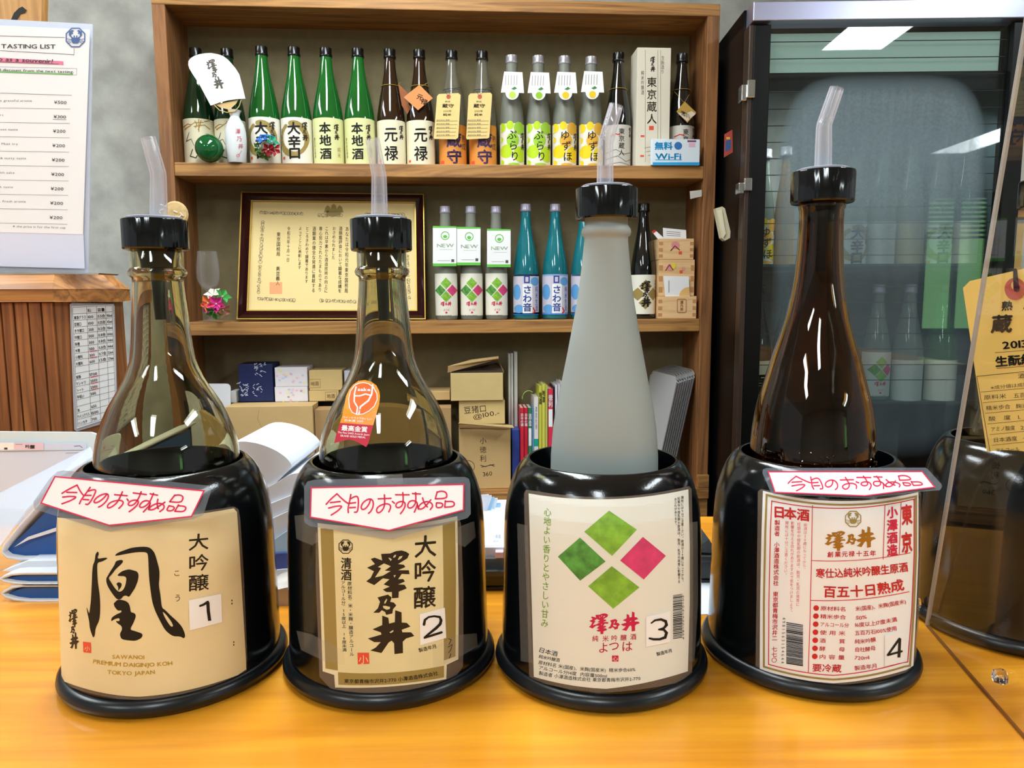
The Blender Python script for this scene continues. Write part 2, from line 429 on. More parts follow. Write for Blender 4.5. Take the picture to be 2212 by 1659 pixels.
def crab(P, cx, cy, r, mat, lay=0, sq=1.0):
    oc = lambda R: [(cx + sq * R * cos(pi/8 + k*pi/4), cy + R * sin(pi/8 + k*pi/4)) for k in range(8)]
    P.poly(oc(r), mat, [oc(r*0.88)], lay)
    q = lambda L: [(cx + sq*r*a, cy + r*b) for a, b in L]
    P.poly(q([(-.42,.12),(-.3,.0),(.3,.0),(.44,.12),(.36,.42),(.2,.56),(-.2,.56),(-.36,.42)]), mat, lay=lay)
    P.poly(q([(-.36,.06),(-.62,-.2),(-.6,-.55),(-.3,-.72),(-.12,-.6),(-.3,-.52),(-.2,-.36),(-.38,-.34),(-.42,-.15),(-.2,.02)]), mat, lay=lay)
    P.poly(q([(.36,.06),(.62,-.2),(.6,-.55),(.3,-.72),(.12,-.6),(.3,-.52),(.2,-.36),(.38,-.34),(.42,-.15),(.2,.02)]), mat, lay=lay)
    for sx_ in (-1, 1):
        for k in range(3): P.line(q([(sx_*.42, .2 + .13*k), (sx_*(.84 - .07*k), .12 + .22*k)]), r*.06, mat, lay, False)
        P.disc(cx + sq*sx_*r*.12, cy - r*.1, r*.07, r*.1, mat, 8, lay)
HAND = [[(275,365),(330,300),(415,225)],[(415,225),(470,280),(530,330),(565,352)],[(330,342),(395,335),(460,328)],[(310,415),(400,390),(485,385),(470,415),(420,460),(345,508)],
 [(600,235),(585,330),(565,420),(572,475)],[(600,290),(650,262),(685,258),(703,290),(703,400),(690,470),(655,470)],[(590,352),(665,342)],[(590,410),(665,405)],
 [(862,300),(848,360),(800,425),(752,437),(738,400),(760,345),(815,302),(870,290),(902,330),(900,400),(870,460),(840,485)],
 [(965,292),(1135,285)],[(1047,240),(1053,330),(1048,400),(1010,460),(965,485),(942,445),(962,400),(1020,368),(1080,355),(1125,370),(1135,410),(1110,465)],[(1155,328),(1182,350)],
 [(1195,238),(1375,238)],[(1290,210),(1300,300),(1288,385),(1235,415),(1198,395),(1208,350),(1262,326),(1318,332),(1328,385),(1300,445),(1265,490)],
 [(1420,222),(1525,228)],[(1460,210),(1468,300),(1458,365),(1415,412),(1370,415),(1355,378),(1380,325),(1435,312),(1482,335),(1488,375),(1450,468)],
 [(1555,280),(1570,330),(1600,380),(1622,400)],[(1665,305),(1620,362),(1565,422),(1512,432),(1500,400),(1540,350),(1610,325),(1672,342),(1695,388),(1660,435)],[(1485,360),(1502,430)],
 [(1748,200),(1725,290)],[(1745,205),(1800,188),(1860,200),(1880,240),(1870,285),(1725,292)],[(1742,345),(1735,412),(1820,405),(1828,350),(1742,345)],[(1858,318),(1852,400)],[(1860,328),(1975,325),(1980,395),(1852,404)]]
def hand_card(P, TL, TR, BR, BL, BM, lw):
    def fn(x, y):
        u = (x - 70) / 2030; yt = 145 - 45*u; yb = 535 - 95*u; v = (y - yt) / (yb - yt)
        a = Vector(TL).lerp(Vector(TR), u); b = Vector(BL).lerp(Vector(BR), u); return tuple(a.lerp(b, v))
    P.poly([TL, TR, BR, BM, BL], PAPER)
    P.line([TL, TR, BR, BM, BL], lw * 1.0, PINKR, 1, closed=True)
    for st in HAND: P.line(chaikin([fn(*q) for q in st], 2, False), lw * 1.15, PINKR, 1)

# ------------------------------------------------------------------ cooler stand
BODY = [(0.0672,.008),(0.0674,.0175),(0.0669,.0487),(0.0660,.0900),(0.0655,.0990),(0.0648,.1080),(0.0636,.1160),(0.0608,.1255),(0.0578,.1330),(0.0545,.1380),(0.0520,.1404),(0.0503,.1416),(0.0492,.1420)]
def body_r(z):
    if z <= BODY[0][1]: return BODY[0][0]
    for (r0, z0), (r1, z1) in zip(BODY, BODY[1:]):
        if z <= z1: return r0 + (r1 - r0) * (z - z0) / (z1 - z0)
    return BODY[-1][0]
POS = [(-0.23029,0.48358),(-0.0852,0.4905),(0.05987,0.48692),(0.20693,0.4975),(0.384,0.545)]
COOLERS = []
def cooler(i, label):
    C = POS[i]; t = thing('bottle_cooler', label, 'bottle cooler', (C[0], C[1], 0), 0, 'black countertop bottle coolers')
    inner = [(.0482,.1417),(.0478,.139),(.0500,.128),(.0560,.115),(.0600,.10),(.0605,.012),(.0,.012)]
    MB().lathe(BODY + inner, 96).build('body', BLACKP, t)
    ring = [(.0665 + .0057*cos(a), .0057 + .0057*sin(a)) for a in [2*pi*k/14 for k in range(15)]]
    MB().lathe(ring, 96).build('base_ring', BLACKR, t)
    COOLERS.append(t); return t
def bmap(i): return body_map(POS[i], body_r)
def card_map(i, theta, tilt, r, z):
    th, ti = radians(theta), radians(tilt)
    n = Vector((sin(th)*cos(ti), -cos(th)*cos(ti), sin(ti)))
    return plane_map(Vector((POS[i][0] + r*sin(th), POS[i][1] - r*cos(th), z)), n)
def label_part(i, t, film_pts, paper_pts, mat, cut=4):
    M = bmap(i)
    if film_pts: sheet('laminate_film', film_pts, M, FILM, t, 0.0003, 0.0001, cut)
    return sheet('paper_label', paper_pts, M, mat, t, 0.0007, 0.0002, cut), M
def arc(x0, y0, x1, y1, sag, n=14):
    return [(x0 + (x1-x0)*k/n, y0 + (y1-y0)*k/n + sag*4*(k/n)*(1-k/n)) for k in range(n+1)]
def tape_piece(t, M, pts):
    o = sheet('tape', pts, M, TAPE, t, 0.0010, 0.00005, 5); return o

# ---- cooler one
t = cooler(0, 'bottle cooler with a cream label of one huge brushed character, numbered 1')
sc1 = lambda x, y: (80 + x/2.593, 940 + y/2.593)
paper = arc(124,1118, 505,1098, 13) + [(512,1106),(517,1180),(524,1300),(531,1420),(532,1446)] + arc(530,1452, 300,1505, 10)[1:] + arc(300,1505, 133,1470, 8)[1:] + [(127,1300)]
filmp = arc(126,1108, 505,1094, 13) + [(515,1100),(519,1120),(527,1250),(534,1420),(533,1460)] + arc(525,1466, 300,1512, 9)[1:] + arc(300,1512, 136,1478, 8)[1:] + [(127,1300)]
pl, M = label_part(0, t, filmp, paper, CREAM)
P = Print(); g3 = lambda L: chaikin([(150 + x/6.143, 1150 + y/6.143) for x, y in L], 2)
P.poly(g3([(382,260),(370,255),(345,290),(335,380),(305,450),(295,700),(285,900),(272,1010),(262,1090),(222,975),(240,1080),(262,1180),(270,1280),(315,1405),(335,1370),(345,1270),(395,1170),(408,1060),(405,860),(375,660),(365,470),(372,400),(440,385),(515,342),(470,335),(380,352),(372,330),(390,290)]), K)
P.poly(g3([(595,312),(640,270),(720,240),(820,205),(920,192),(1020,190),(1080,210),(1130,270),(1160,370),(1195,500),(1195,600),(1185,700),(1210,850),(1225,1000),(1270,1030),(1350,1110),(1430,1180),(1500,1260),(1540,1370),(1520,1410),(1470,1380),(1370,1380),(1270,1300),(1210,1190),(1140,1050),(1100,930),(1080,800),(1055,600),(1045,300),(1020,262),(900,262),(780,280),(660,305)]), K, [g3([(1235,1045),(1250,1100),(1300,1190),(1350,1255),(1380,1245),(1350,1180),(1290,1100)])])
P.poly(g3([(500,590),(540,520),(600,430),(615,380),(690,362),(715,380),(690,420),(620,480),(560,560),(515,605),(550,660),(600,740),(655,795),(710,770),(745,700),(760,582),(640,580),(640,560),(700,512),(790,488),(850,505),(900,520),(920,570),(905,650),(870,740),(830,800),(790,862),(760,840),(720,840),(680,890),(630,890),(580,830),(520,740),(490,670),(488,610)]), K)
P.poly(g3([(620,680),(650,660),(695,675),(690,720),(660,760),(645,785),(650,730)]), K)
P.poly(g3([(600,930),(640,890),(720,900),(780,930),(805,990),(810,1060),(860,1070),(885,1105),(850,1200),(800,1290),(870,1310),(975,1345),(960,1400),(880,1440),(790,1435),(690,1420),(665,1350),(700,1290),(690,1240),(640,1210),(610,1175),(665,1180),(665,1135),(600,1150),(550,1185),(560,1130),(620,1090),(690,1060),(690,1035),(640,1040),(600,990),(585,945)]), K)
for ch, y in (('大',1191),('吟',1236),('醸',1279)): P.glyph(ch, (406,y-4), (46,-4), (0,-38), KB, 0.012)
P.glyph('こ', (374,1244), (16,-1), (0,-15), KD); P.glyph('う', (376,1299), (16,-1), (0,-18), KD)
mark_v(P, 147,1315, 169,1402, KB, 2)
P.poly([(179,1386),(196,1388),(197,1411),(180,1409)], STAMP); P.text('小', (182,1405), (194,1406), 12, CREAM, lay=1)
P.text('SAWANOI', (242,1423), (312,1424), 12, GOLDB, 0.02); P.text('PREMIUM DAIGINJO KOH', (200,1432), (373,1437), 12, GOLDB, 0.02, sag=6)
P.text('TOKYO JAPAN', (231,1455), (335,1456), 12, GOLDB, 0.02, sag=3)
for x, y in ((501,1297),(501,1304),(505,1387),(505,1393)): P.disc(x, y, 1.2, 2.2, K, 8)
P.build('label_print', M, pl, 0.00085, cut=5, cuty=9)
sheet('number_sticker', [(408,1297),(478,1283),(480,1344),(410,1362)], M, PAPER, t, 0.0012, 0.0002, 4)
P = Print(); P.line([(432,1309),(440,1306),(449,1300)], [4,5,5], K); P.line([(449,1301),(450,1320),(453,1341)], 7, K, round_=False); P.build('number', M, t, 0.0014, cut=4)
Mc = card_map(0, -6, 17, 0.0602, 0.131)
card = sheet('notice_card', [(88.5,1086.5),(118.6,1029.5),(440.6,1060.3),(413.6,1115.5),(236.2,1134.8)], Mc, PAPER, t, 0.0010, 0.0003)
card['label'] = 'white arrow-shaped card with red border and red handwriting'
P = Print(); hand_card(P, (118.6,1029.5),(440.6,1060.3),(413.6,1115.5),(88.5,1086.5),(236.2,1134.8), 2.9); P.build('notice_lettering', Mc, card, 0.0012)
sheet('card_film', [(72,1084),(108,1033),(124,1019),(136,1016),(450,1049),(457,1057),(439,1113),(419,1121),(240,1148),(228,1147),(74,1100)], Mc, FILMC, t, 0.0006, 0.0001)

# ---- cooler two
t = cooler(1, 'bottle cooler with a framed gold-edged label in brush script, numbered 2')
fo = arc(682,1150, 992,1120, 12) + [(996,1132),(1001,1280),(1001,1405),(1000,1440),(978,1470)] + arc(975,1472, 840,1500, 4)[1:] + arc(840,1500, 716,1490, 3)[1:] + [(690,1462),(686,1350),(682,1250)]
po = [(686,1130)] + arc(686,1130, 988,1115, 14)[1:] + [(989,1200),(991,1300),(990,1424),(965,1436),(964,1467)] + arc(964,1467, 724,1485, 7)[1:] + [(722,1458),(697,1450),(692,1300)]
pl, M = label_part(1, t, fo, po, pbr('label_edge_cream', (234,226,190), 0.5))
P = Print()
P.poly(arc(692,1141, 983,1124, 12) + [(985,1250),(984,1418)] + arc(984,1418, 703,1444, 20)[1:] + [(698,1300)], GOLDD)
P.poly(arc(720,1141, 956,1134, 9) + [(958,1250),(959,1438)] + arc(959,1438, 730,1452, 8)[1:] + [(725,1300)], pbr('label_inner', (228,216,166), 0.5, noise=(40, .03)), lay=1)
P.poly([(730,1452)] + arc(730,1452, 959,1438, 8)[1:] + [(959,1463)] + arc(959,1463, 731,1479, 7)[1:], GOLDD, lay=1)
crab(P, 746.5, 1181, 16.5, KB, 2)
for ch, y in (('清',1226),('酒',1251)): P.glyph(ch, (736,y), (24,1), (0,-26), KB, 0.02, 2)
P.vtext('原材料名/米・米麹・醸造アルコール', (755,1256), (760,1418), 10, KB, 0.005, 2)
P.vtext('アルコール分/15度以上 16度未満', (741,1255), (744,1408), 10, KB, 0.005, 2)
mark_v(P, 791,1189, 895,1413, KB, 0, 2)
for ch, x, y in (('大',894,1201),('吟',893,1255),('醸',892,1311)): P.glyph(ch, (x,y), (50,-4), (0,-50), KB, 0.018, 2)
P.poly([(772,1410),(797,1410),(798,1434),(773,1435)], STAMP, lay=2); P.glyph('小', (774,1432), (22,0), (0,-20), CREAM, 0, 3)
P.text('製造年月', (905,1409), (944,1399), 10, KB, 0.01, lay=2)
P.text('東京都青梅市沢井2-770 小澤酒造株式会社', (743,1474), (947,1458), 10, KB, 0.01, sag=7, lay=2)
P.line([(969,1380),(975,1382),(970,1392)], 1.2, KB, 2); P.line([(968,1398),(977,1392),(974,1404),(969,1410)], 1.2, KB, 2); P.line([(974,1412),(971,1422)], 1.2, KB, 2)
P.build('label_print', M, pl, 0.00085, cut=5, cuty=9)
sheet('number_sticker', [(907,1327),(961,1313),(964,1378),(908,1394)], M, PAPER, t, 0.0013, 0.0002, 4)
P = Print()
P.line([(916,1349),(918,1339),(926,1333),(938,1331),(950,1333),(953,1340),(951,1348),(942,1357),(928,1368),(917,1377)], [6,5,4,4,5,6,6,6,5,4], K)
P.line([(917,1378),(935,1372),(954,1366)], [4,5,5], K); P.build('number', M, t, 0.0015, cut=4)
Mc = card_map(1, 2, 20, 0.0590, 0.1305)
card = sheet('notice_card', [(672.2,1053.6),(1001.8,1046.3),(1001,1101.6),(840.3,1145.9),(670.6,1117)], Mc, PAPER, t, 0.0010, 0.0003)
card['label'] = 'white arrow-shaped card with red border and red handwriting'
P = Print(); hand_card(P, (672.2,1053.6),(1001.8,1046.3),(1001,1101.6),(670.6,1117),(840.3,1145.9), 2.9); P.build('notice_lettering', Mc, card, 0.0012)
sheet('card_film', [(657,1052),(664,1040),(680,1036),(1003,1030),(1013,1034),(1016,1044),(1017,1110),(1010,1119),(849,1165),(827,1164),(668,1136),(657,1128)], Mc, FILMC, t, 0.0006, 0.0001)
tape_piece(t, Mc, [(812,1027),(869,1024),(872,1046),(816,1048)])
for q in ([(636,1114),(655,1112),(690,1142),(690,1168),(674,1178),(640,1164)], [(985,1140),(1024,1126),(1028,1160),(1004,1182),(985,1172)], [(640,1362),(672,1370),(742,1404),(745,1436),(700,1428),(650,1404)], [(934,1400),(985,1372),(1030,1368),(1032,1396),(985,1424),(936,1446)]): tape_piece(t, M, q)

# ---- cooler three
t = cooler(2, 'bottle cooler whose white label shows three green and one pink diamond, numbered 3')
fo = [(1132,1066),(1136,1058)] + arc(1140,1057, 1488,1050, 20)[1:] + [(1494,1056),(1497,1180),(1497,1300),(1495,1462),(1490,1468)] + arc(1486,1470, 1310,1496, 4)[1:] + arc(1310,1496, 1150,1470, 5)[1:] + [(1143,1462),(1140,1350),(1134,1180)]
po = arc(1142,1066, 1487,1057, 17) + [(1490,1180),(1490,1300),(1486,1450)] + arc(1486,1450, 1310,1488, 5)[1:] + arc(1310,1488, 1153,1462, 5)[1:] + [(1150,1350),(1145,1180)]
pl, M = label_part(2, t, fo, po, pbr('label_white', (232,234,224), 0.5))
G1 = pbr('leaf_green_print', (132,186,58), 0.5, noise=(140, .28)); G2 = pbr('deep_green_print', (82,152,62), 0.5, noise=(160, .42)); PK = pbr('pink_print', (216,62,116), 0.5, noise=(140, .16))
q3 = lambda L: [(1070 + x/2.675, 940 + y/2.675) for x, y in L]
P = Print()
P.poly(q3([(657,436),(818,546),(675,698),(514,558)]), G1); P.poly(q3([(489,592),(637,730),(490,841),(361,702)]), G2)
P.poly(q3([(853,588),(986,697),(858,834),(721,724)]), PK); P.poly(q3([(673,757),(833,880),(681,1003),(536,873)]), G1)
mark_h(P, [(1272,1325,1314,1370),(1313,1337,1339,1360),(1341,1321,1382,1364)], CRIM)
for ch, x, y in zip('純米吟醸酒', (1279,1301,1320,1340,1361), (1386,1386,1385,1384,1382)): P.glyph(ch, (x,y-1), (14,-.5), (0,-14), CRIM, 0.01)
for ch, x, y in zip('よつは', (1291,1314,1342), (1411,1407,1408)): P.glyph(ch, (x,y-2), (25,-1), (0,-25), CRIM, 0.005)
P.rect(1322,1416, 1336,1429, CRIM); P.glyph('心', (1323,1427), (12,0), (0,-11), pl.data.materials[0], 0, 1)
P.vtext('心地よい香りとやさしい甘み', (1183,1096), (1176,1356), 17, GREENT, 0.005, lean=0.12)
for n_, (tx, x, y0, y1) in enumerate((('開栓には十分ご注意下さい。飲酒は20歳になってから、', 1474, 1071, 1260), ('妊娠中や授乳期の飲酒は、胎児・乳児の発育に影響する', 1466.5, 1073, 1260), ('おそれがあります。', 1459.5, 1075, 1138))):
    P.vtext(tx.replace('下','く').replace('そ','さ'), (x,y0), (x+.5,y1), 6, KG, 0.01)
random.seed(3); y = 1284.0
while y < 1379:
    h_ = random.choice((.9,1.1,1.6,2.2)); P.poly([(1454,y+2),(1474,y-1),(1474,y-1+h_),(1454,y+2+h_)], K); y += h_ + random.choice((.9,1.1,1.7))
P.vtext('4981563160126'[::-1], (1476,1284), (1476,1382), 8.5, KD, 0.0)
P.text('製造年月', (1419,1417), (1453,1408), 9, KB, 0.01)
P.text('日本酒', (1162,1406), (1204,1418), 12, KB, 0.005, sag=1)
P.text('純米吟醸酒', (1163,1420), (1209,1430), 9, KD, 0.005, sag=1)
P.text('原材料名 米(国産)、米麹(国産米)  精米歩合60%', (1162,1433), (1373,1450), 9.5, KD, 0.005, sag=8)
P.text('アルコール分14度  内容量500ml', (1162,1444), (1311,1464), 9.5, KD, 0.005, sag=4)
P.text('製造者 小澤酒造株式会社 東京都青梅市沢井2-770', (1163,1456), (1384,1469), 9.5, KD, 0.005, sag=9)
P.build('label_print', M, pl, 0.00085, cut=5, cuty=9)
sheet('number_sticker', [(1396,1333),(1448,1321),(1448,1387),(1396,1398)], M, PAPER, t, 0.0012, 0.0002, 4)
P = Print(); P.line([(1407,1346),(1415,1340),(1428,1338),(1438,1342),(1440,1350),(1434,1357),(1423,1360)], [3,4,5,6,6,5,3], K)
P.line([(1423,1360),(1434,1360),(1440,1367),(1437,1377),(1425,1381),(1412,1381),(1403,1379)], [3,5,6,6,5,5,4], K); P.build('number', M, t, 0.0014, cut=4)
for q in ([(1117,1130),(1140,1136),(1150,1432),(1125,1428)], [(1488,1130),(1507,1126),(1508,1300),(1500,1430),(1488,1428)]): tape_piece(t, M, q)

# ---- cooler four
t = cooler(3, 'bottle cooler with a white label ruled and printed in red, numbered 4')
fo = [(1637,1062),(1644,1056)] + arc(1648,1056, 1985,1058, 22)[1:] + [(1990,1066),(1990,1200),(1986,1320),(1978,1440)] + arc(1972,1448, 1800,1481, 6)[1:] + arc(1800,1481, 1642,1450, 5)[1:] + [(1632,1442),(1634,1300),(1636,1150)]
po = arc(1648,1060, 1984,1063, 21) + [(1984,1200),(1979,1320),(1973,1438)] + arc(1970,1443, 1800,1476, 6)[1:] + arc(1800,1476, 1641,1446, 5)[1:] + [(1642,1300),(1645,1150)]
pl, M = label_part(3, t, fo, po, PAPER)
P = Print()
P.line(arc(1656,1069, 1979,1072, 20, 20) + [(1979,1200),(1974,1320),(1966,1438)] + arc(1966,1436, 1800,1468, 6)[1:] + arc(1800,1468, 1650,1440, 5)[1:] + [(1650,1300),(1653,1150)], 4.2, GOLDD, closed=True)
P.line(arc(1667,1082, 1975,1078, 18, 20) + [(1975,1200),(1970,1320),(1961,1430)] + arc(1961,1428, 1800,1459, 5)[1:] + arc(1800,1459, 1660,1435, 4)[1:] + [(1661,1300),(1664,1150)], 2.0, RED, closed=True)
P.line([(1755,1092),(1753,1200),(1750,1330),(1746,1452)], 1.6, RED, 1)
P.line([(1912,1090),(1910,1150),(1908,1208)], 1.4, RED, 1); P.line([(1947,1084),(1945,1140),(1943,1198)], 1.2, RED, 1)
P.line(arc(1753,1211, 1967,1194, 7), 1.4, RED, 1); P.line(arc(1751,1297, 1964,1278, 7), 1.6, RED, 1)
for ch, x, y in (('日',1669,1118),('本',1693,1121),('酒',1721,1124)): P.glyph(ch, (x,y-3), (28,3), (0,-27), RED, 0.035, 1)
P.vtext('製造者　小澤酒造株式会社　東京都青梅市沢井二‐七七〇', (1679,1123), (1672,1432), 12.5, RED, 0.015, 1)
for tx, x, y0, y1 in (('飲酒は20歳になってから、',1740,1130,1234),('妊娠中や授乳期の飲酒は、胎児・乳児の発育に',1726,1128,1310),('影響を与える恐れがありますので気をつけましょう。',1712,1126,1326),('開栓には十分ご注意ください。',1700,1125,1246)):
    P.vtext(tx, (x,y0), (x-3,y1), 8, ink('pale_red', 222,110,110), 0.0, 1)
random.seed(5); y = 1344.0
while y < 1434:
    h_ = random.choice((.9,1.2,1.8,2.4)); P.poly([(1699,y),(1735,y+6),(1734,y+6+h_),(1698,y+h_)], K, lay=1); y += h_ + random.choice((1.0,1.2,1.8))
for k_, ch in enumerate('4981563154644'): P.glyph(ch, (1690 - k_*0.25, 1334 + k_*7.9), (0.6,9.0), (9.6,-0.6), KD, 0, 1)
crab(P, 1843, 1121, 19, GOLDD, 1)
mark_h(P, [(1781,1147,1826,1190),(1826,1153,1850,1177),(1848,1137,1892,1183)], pbr('bronze_foil', (178,120,30), 0.35, metal=0.3), 1)
for ch, x in zip('創業元禄十五年', (1787,1803,1818,1833,1849,1864,1879)): P.glyph(ch, (x, 1203 - (x-1787)*.03), (13.5,-.5), (0,-13), RED, 0.02, 1)
for ch, y in zip('東京', (1131,1191)): P.glyph(ch, (1948,y), (24,-4), (-2,-46), RED, 0.035, 1)
for ch, y in zip('小澤酒造', (1118,1146,1173,1200)): P.glyph(ch, (1916,y), (24,-3), (-1,-26), ink('rose_red', 214,40,72), 0.035, 1)
P.text('寒仕込純米吟醸生原酒', (1762,1246), (1963,1233), 22, RED, 0.022, sag=4, lay=1)
P.text('百五十日熟成', (1777,1286), (1955,1274), 27, RED, 0.025, sag=6, lay=1)
rows = (('原材料名','米(国産)、米麹(国産米)',1958,16),('精米歩合','50%',1874,0),('アルコール分','16度以上17度未満',1940,12),('使 用 米','五百万石100%使用',1940,10),('酒　　質','純米吟醸',1895,3),('酵　　母','自社酵母',1895,2),('内 容 量','720ml',1882,0))
for k, (a, b, xe, rise) in enumerate(rows):
    y = 1319 + k*17.4; xl = 1771 - k*.5
    P.disc(xl-8, y-5.5, 6.2, 6.0, RED, 16, 1)
    P.text(a, (xl+1,y-1), (xl+(64 if len(a)>5 else 57),y+1), 10.5, RED, 0.01, lay=1); P.text(b, (xl+77,y), (xe-k*.5,y-rise), 11, RED, 0.01, sag=2, lay=1)
P.text('要冷蔵', (1754,1449), (1818,1451), 18, RED, 0.02, lay=1); P.text('製造年月', (1846,1448), (1896,1442), 11, RED, 0.01, lay=1)
P.build('label_print', M, pl, 0.00085, cut=5, cuty=9)
sheet('number_sticker', [(1912,1372),(1953,1363),(1954,1430),(1912,1439)], M, PAPER, t, 0.0013, 0.0002, 4)
P = Print(); P.line([(1943,1380),(1918,1415)], [5,4.5], K); P.line([(1918,1415),(1948,1407)], 4.5, K); P.line([(1944,1379),(1942,1420)], 6, K, round_=False); P.build('number', M, t, 0.0015, cut=4)
Mc = card_map(3, -4, 43, 0.0548, 0.1378)
card = sheet('notice_card', [(1659.5,1019),(1992,1018.5),(2019,1052),(1868.7,1070.8),(1674.4,1063.3)], Mc, PAPER, t, 0.0012, 0.0003)
card['label'] = 'white arrow-shaped card with red border and red handwriting'
P = Print(); hand_card(P, (1659.5,1019),(1992,1018.5),(2019,1052),(1674.4,1063.3),(1868.7,1070.8), 2.5); P.build('notice_lettering', Mc, card, 0.0014)
sheet('card_film', [(1647,1022),(1648,1014),(1656,1011),(1998,1010),(2004,1013),(2034,1046),(2035,1052),(2030,1059),(1990,1062),(1872,1076),(1862,1076),(1672,1068),(1665,1063)], Mc, FILMC, t, 0.0008, 0.0001)

# ---- cooler five, half out of the picture
t = cooler(4, 'bottle cooler at the picture edge behind the slanting clear acrylic sheet')

# ------------------------------------------------------------------ bottles in the coolers
def pour_cap(t, z0, z1, spout, seal=True, r=0.0198):
    n = 28; MB().lathe([(0,z0+.001),(r*.62,z0+.001),(r*.80,z0),(r*.97,z0-.0004),(r,z0+.0006),(r,z1-.0008),(r*.985,z1),(r*.86,z1),(.0,z1)], 144, ripple=lambda i: 1.0 if (i % 6) < 5 else 0.993).build('pourer_cap', BLACKC, t, auto=30)
    MB().lathe([(0,z1),(r*.84,z1),(r*.84,z1+.0014),(r*.78,z1+.002),(0,z1+.002)], 48).build('cap_plate', MILK, t)
    MB().lathe([(0,z0-.012),(.0095,z0-.012),(.0098,z0-.008),(.0115,z0),(0,z0)], 32).build('stopper', BLACKR, t)
    a, b, c = spout; d1 = (b-a).normalized(); d2 = (c-b).normalized()
    def pipe(ro): return [a, a.lerp(b, .5), b - d1*.003, b + d2*.003, b.lerp(c, .5), c]
    rr = [.0054,.0052,.0049,.0048,.0047,.0045]; m = MB()
    out = [a, a.lerp(b, .5), b - d1*.0012, b + d2*.0012, b.lerp(c, .5), c]; m.tube(out, rr, 20, caps=False); m.tube(out[::-1], [q*.66 for q in rr[::-1]], 20, caps=False)
    n_ = 20; b0 = 5*n_; b1 = 6*n_
    m.f += [[b0+k, b0+(k+1)%n_, b1+(-(k+1))%n_, b1+(-k)%n_] for k in range(n_)] if False else []
    sp = m.build('spout', SPOUT, t); return sp
BOT = []
def big_bottle(i, label, mat, prof, floor_z, wall, cap_z, sp, axis_dx=0.0, grp=None, stem=True):
    """prof: outer (r, z) from base to lip, measured above the counter"""
    x, y = POS[i]; t = thing('sake_bottle', label, 'bottle', (x + axis_dx, y, 0.0135), 0, grp)
    pr = [(r, z - .0135) for r, z in prof]
    # walls of even thickness, open lip
    ins = [(max(r - wall, .002), z + (0.004 if k < 2 else 0)) for k, (r, z) in enumerate(pr)]
    ins[0] = (0, pr[0][1] + .006)
    MB().lathe(pr + ins[::-1], 64).build('glass_body', mat, t, auto=60)
    a, b, c = [Vector(q) - t.location for q in sp]
    pour_cap(t, cap_z[0]-.0135, cap_z[1]-.0135, (a, b, c))
    z0 = cap_z[0] - .0135
    if stem: MB().tube([(0,0,z0-.012),(0.0005,0,z0-.045)], [.0042,.0036], 12).build('pourer_stem', BLACKR, t)
    BOT.append(t); return t
def spx(i, pts): 
    Y = POS[i][1]; return [at_y(x, y, Y) for x, y in pts]
round_prof = [(0,.0135),(.040,.0135),(.0438,.017),(.0445,.03),(.0446,.10),(.0449,.138),(.0439,.1500),(.0425,.1575),(.0403,.1650),(.0378,.1718),(.0345,.1790),(.0310,.1850),(.0275,.1908),(.0244,.1965),(.0217,.2031),(.0199,.2089),(.0187,.2173),(.0178,.2270),(.0169,.2384),(.0159,.2490),(.0152,.2590),(.0152,.2620),(.0170,.2635),(.0178,.2655),(.0170,.2675),(.0160,.2685),(.0160,.2790),(.0150,.2815)]
p1 = [(r, z) for r, z in round_prof]
b1 = big_bottle(0, 'empty round-shouldered olive glass bottle with bent pourer in the first cooler', OLIVE, p1, 0, .0028, (.2803,.2988), spx(0, [(343,470),(342,376),(320,298)]), 0.0018, 'tasting bottles standing in coolers')
b2 = big_bottle(1, 'olive glass bottle with an orange medal sticker on its shoulder', OLIVE, p1, 0, .0028, (.2794,.2990), spx(1, [(820,470),(819,381),(804.5,300)]), 0.0005, 'tasting bottles standing in coolers')
FROST = pbr('frosted_glass', (196, 206, 203), 0.42, trans=0.40, ior=1.3)
b3 = big_bottle(2, 'frosted grey-white conical bottle with pourer standing in the third cooler', FROST,
    [(0,.0135),(.034,.0135),(.0362,.018),(.0362,.10),(.0356,.1433),(.0341,.1619),(.0320,.1759),(.0282,.1943),(.0246,.2126),(.0211,.2315),(.0186,.2450),(.0168,.2582),(.0153,.2720),(.0141,.2845),(.0142,.2868),(.0156,.2880),(.0160,.2900),(.0156,.2920),(.0145,.2935),(.0138,.2945),(.0138,.3000)], 0, .003, (.2985,.3175), spx(2, [(1307,399),(1308,308),(1331,227)]), 0.0015, 'tasting bottles standing in coolers', stem=False)
b4 = big_bottle(3, 'dark amber teardrop bottle misted near its base in the fourth cooler', AMBER,
    [(0,.0135),(.038,.0135),(.0405,.018),(.0408,.10),(.0405,.1350),(.0401,.1450),(.0392,.1577),(.0381,.1660),(.0367,.1746),(.0347,.1830),(.0324,.1913),(.0300,.2000),(.0279,.2080),(.0252,.2162),(.0227,.2245),(.0204,.2325),(.0187,.2408),(.0166,.2530),(.0152,.2653),(.0142,.2800),(.0137,.2973),(.0138,.3040),(.0146,.3060),(.0146,.3080),(.0138,.3110)], 0, .0028, (.3093,.3290), spx(3, [(1778,362),(1780,271),(1807.5,191)]), -0.0025, 'tasting bottles standing in coolers')
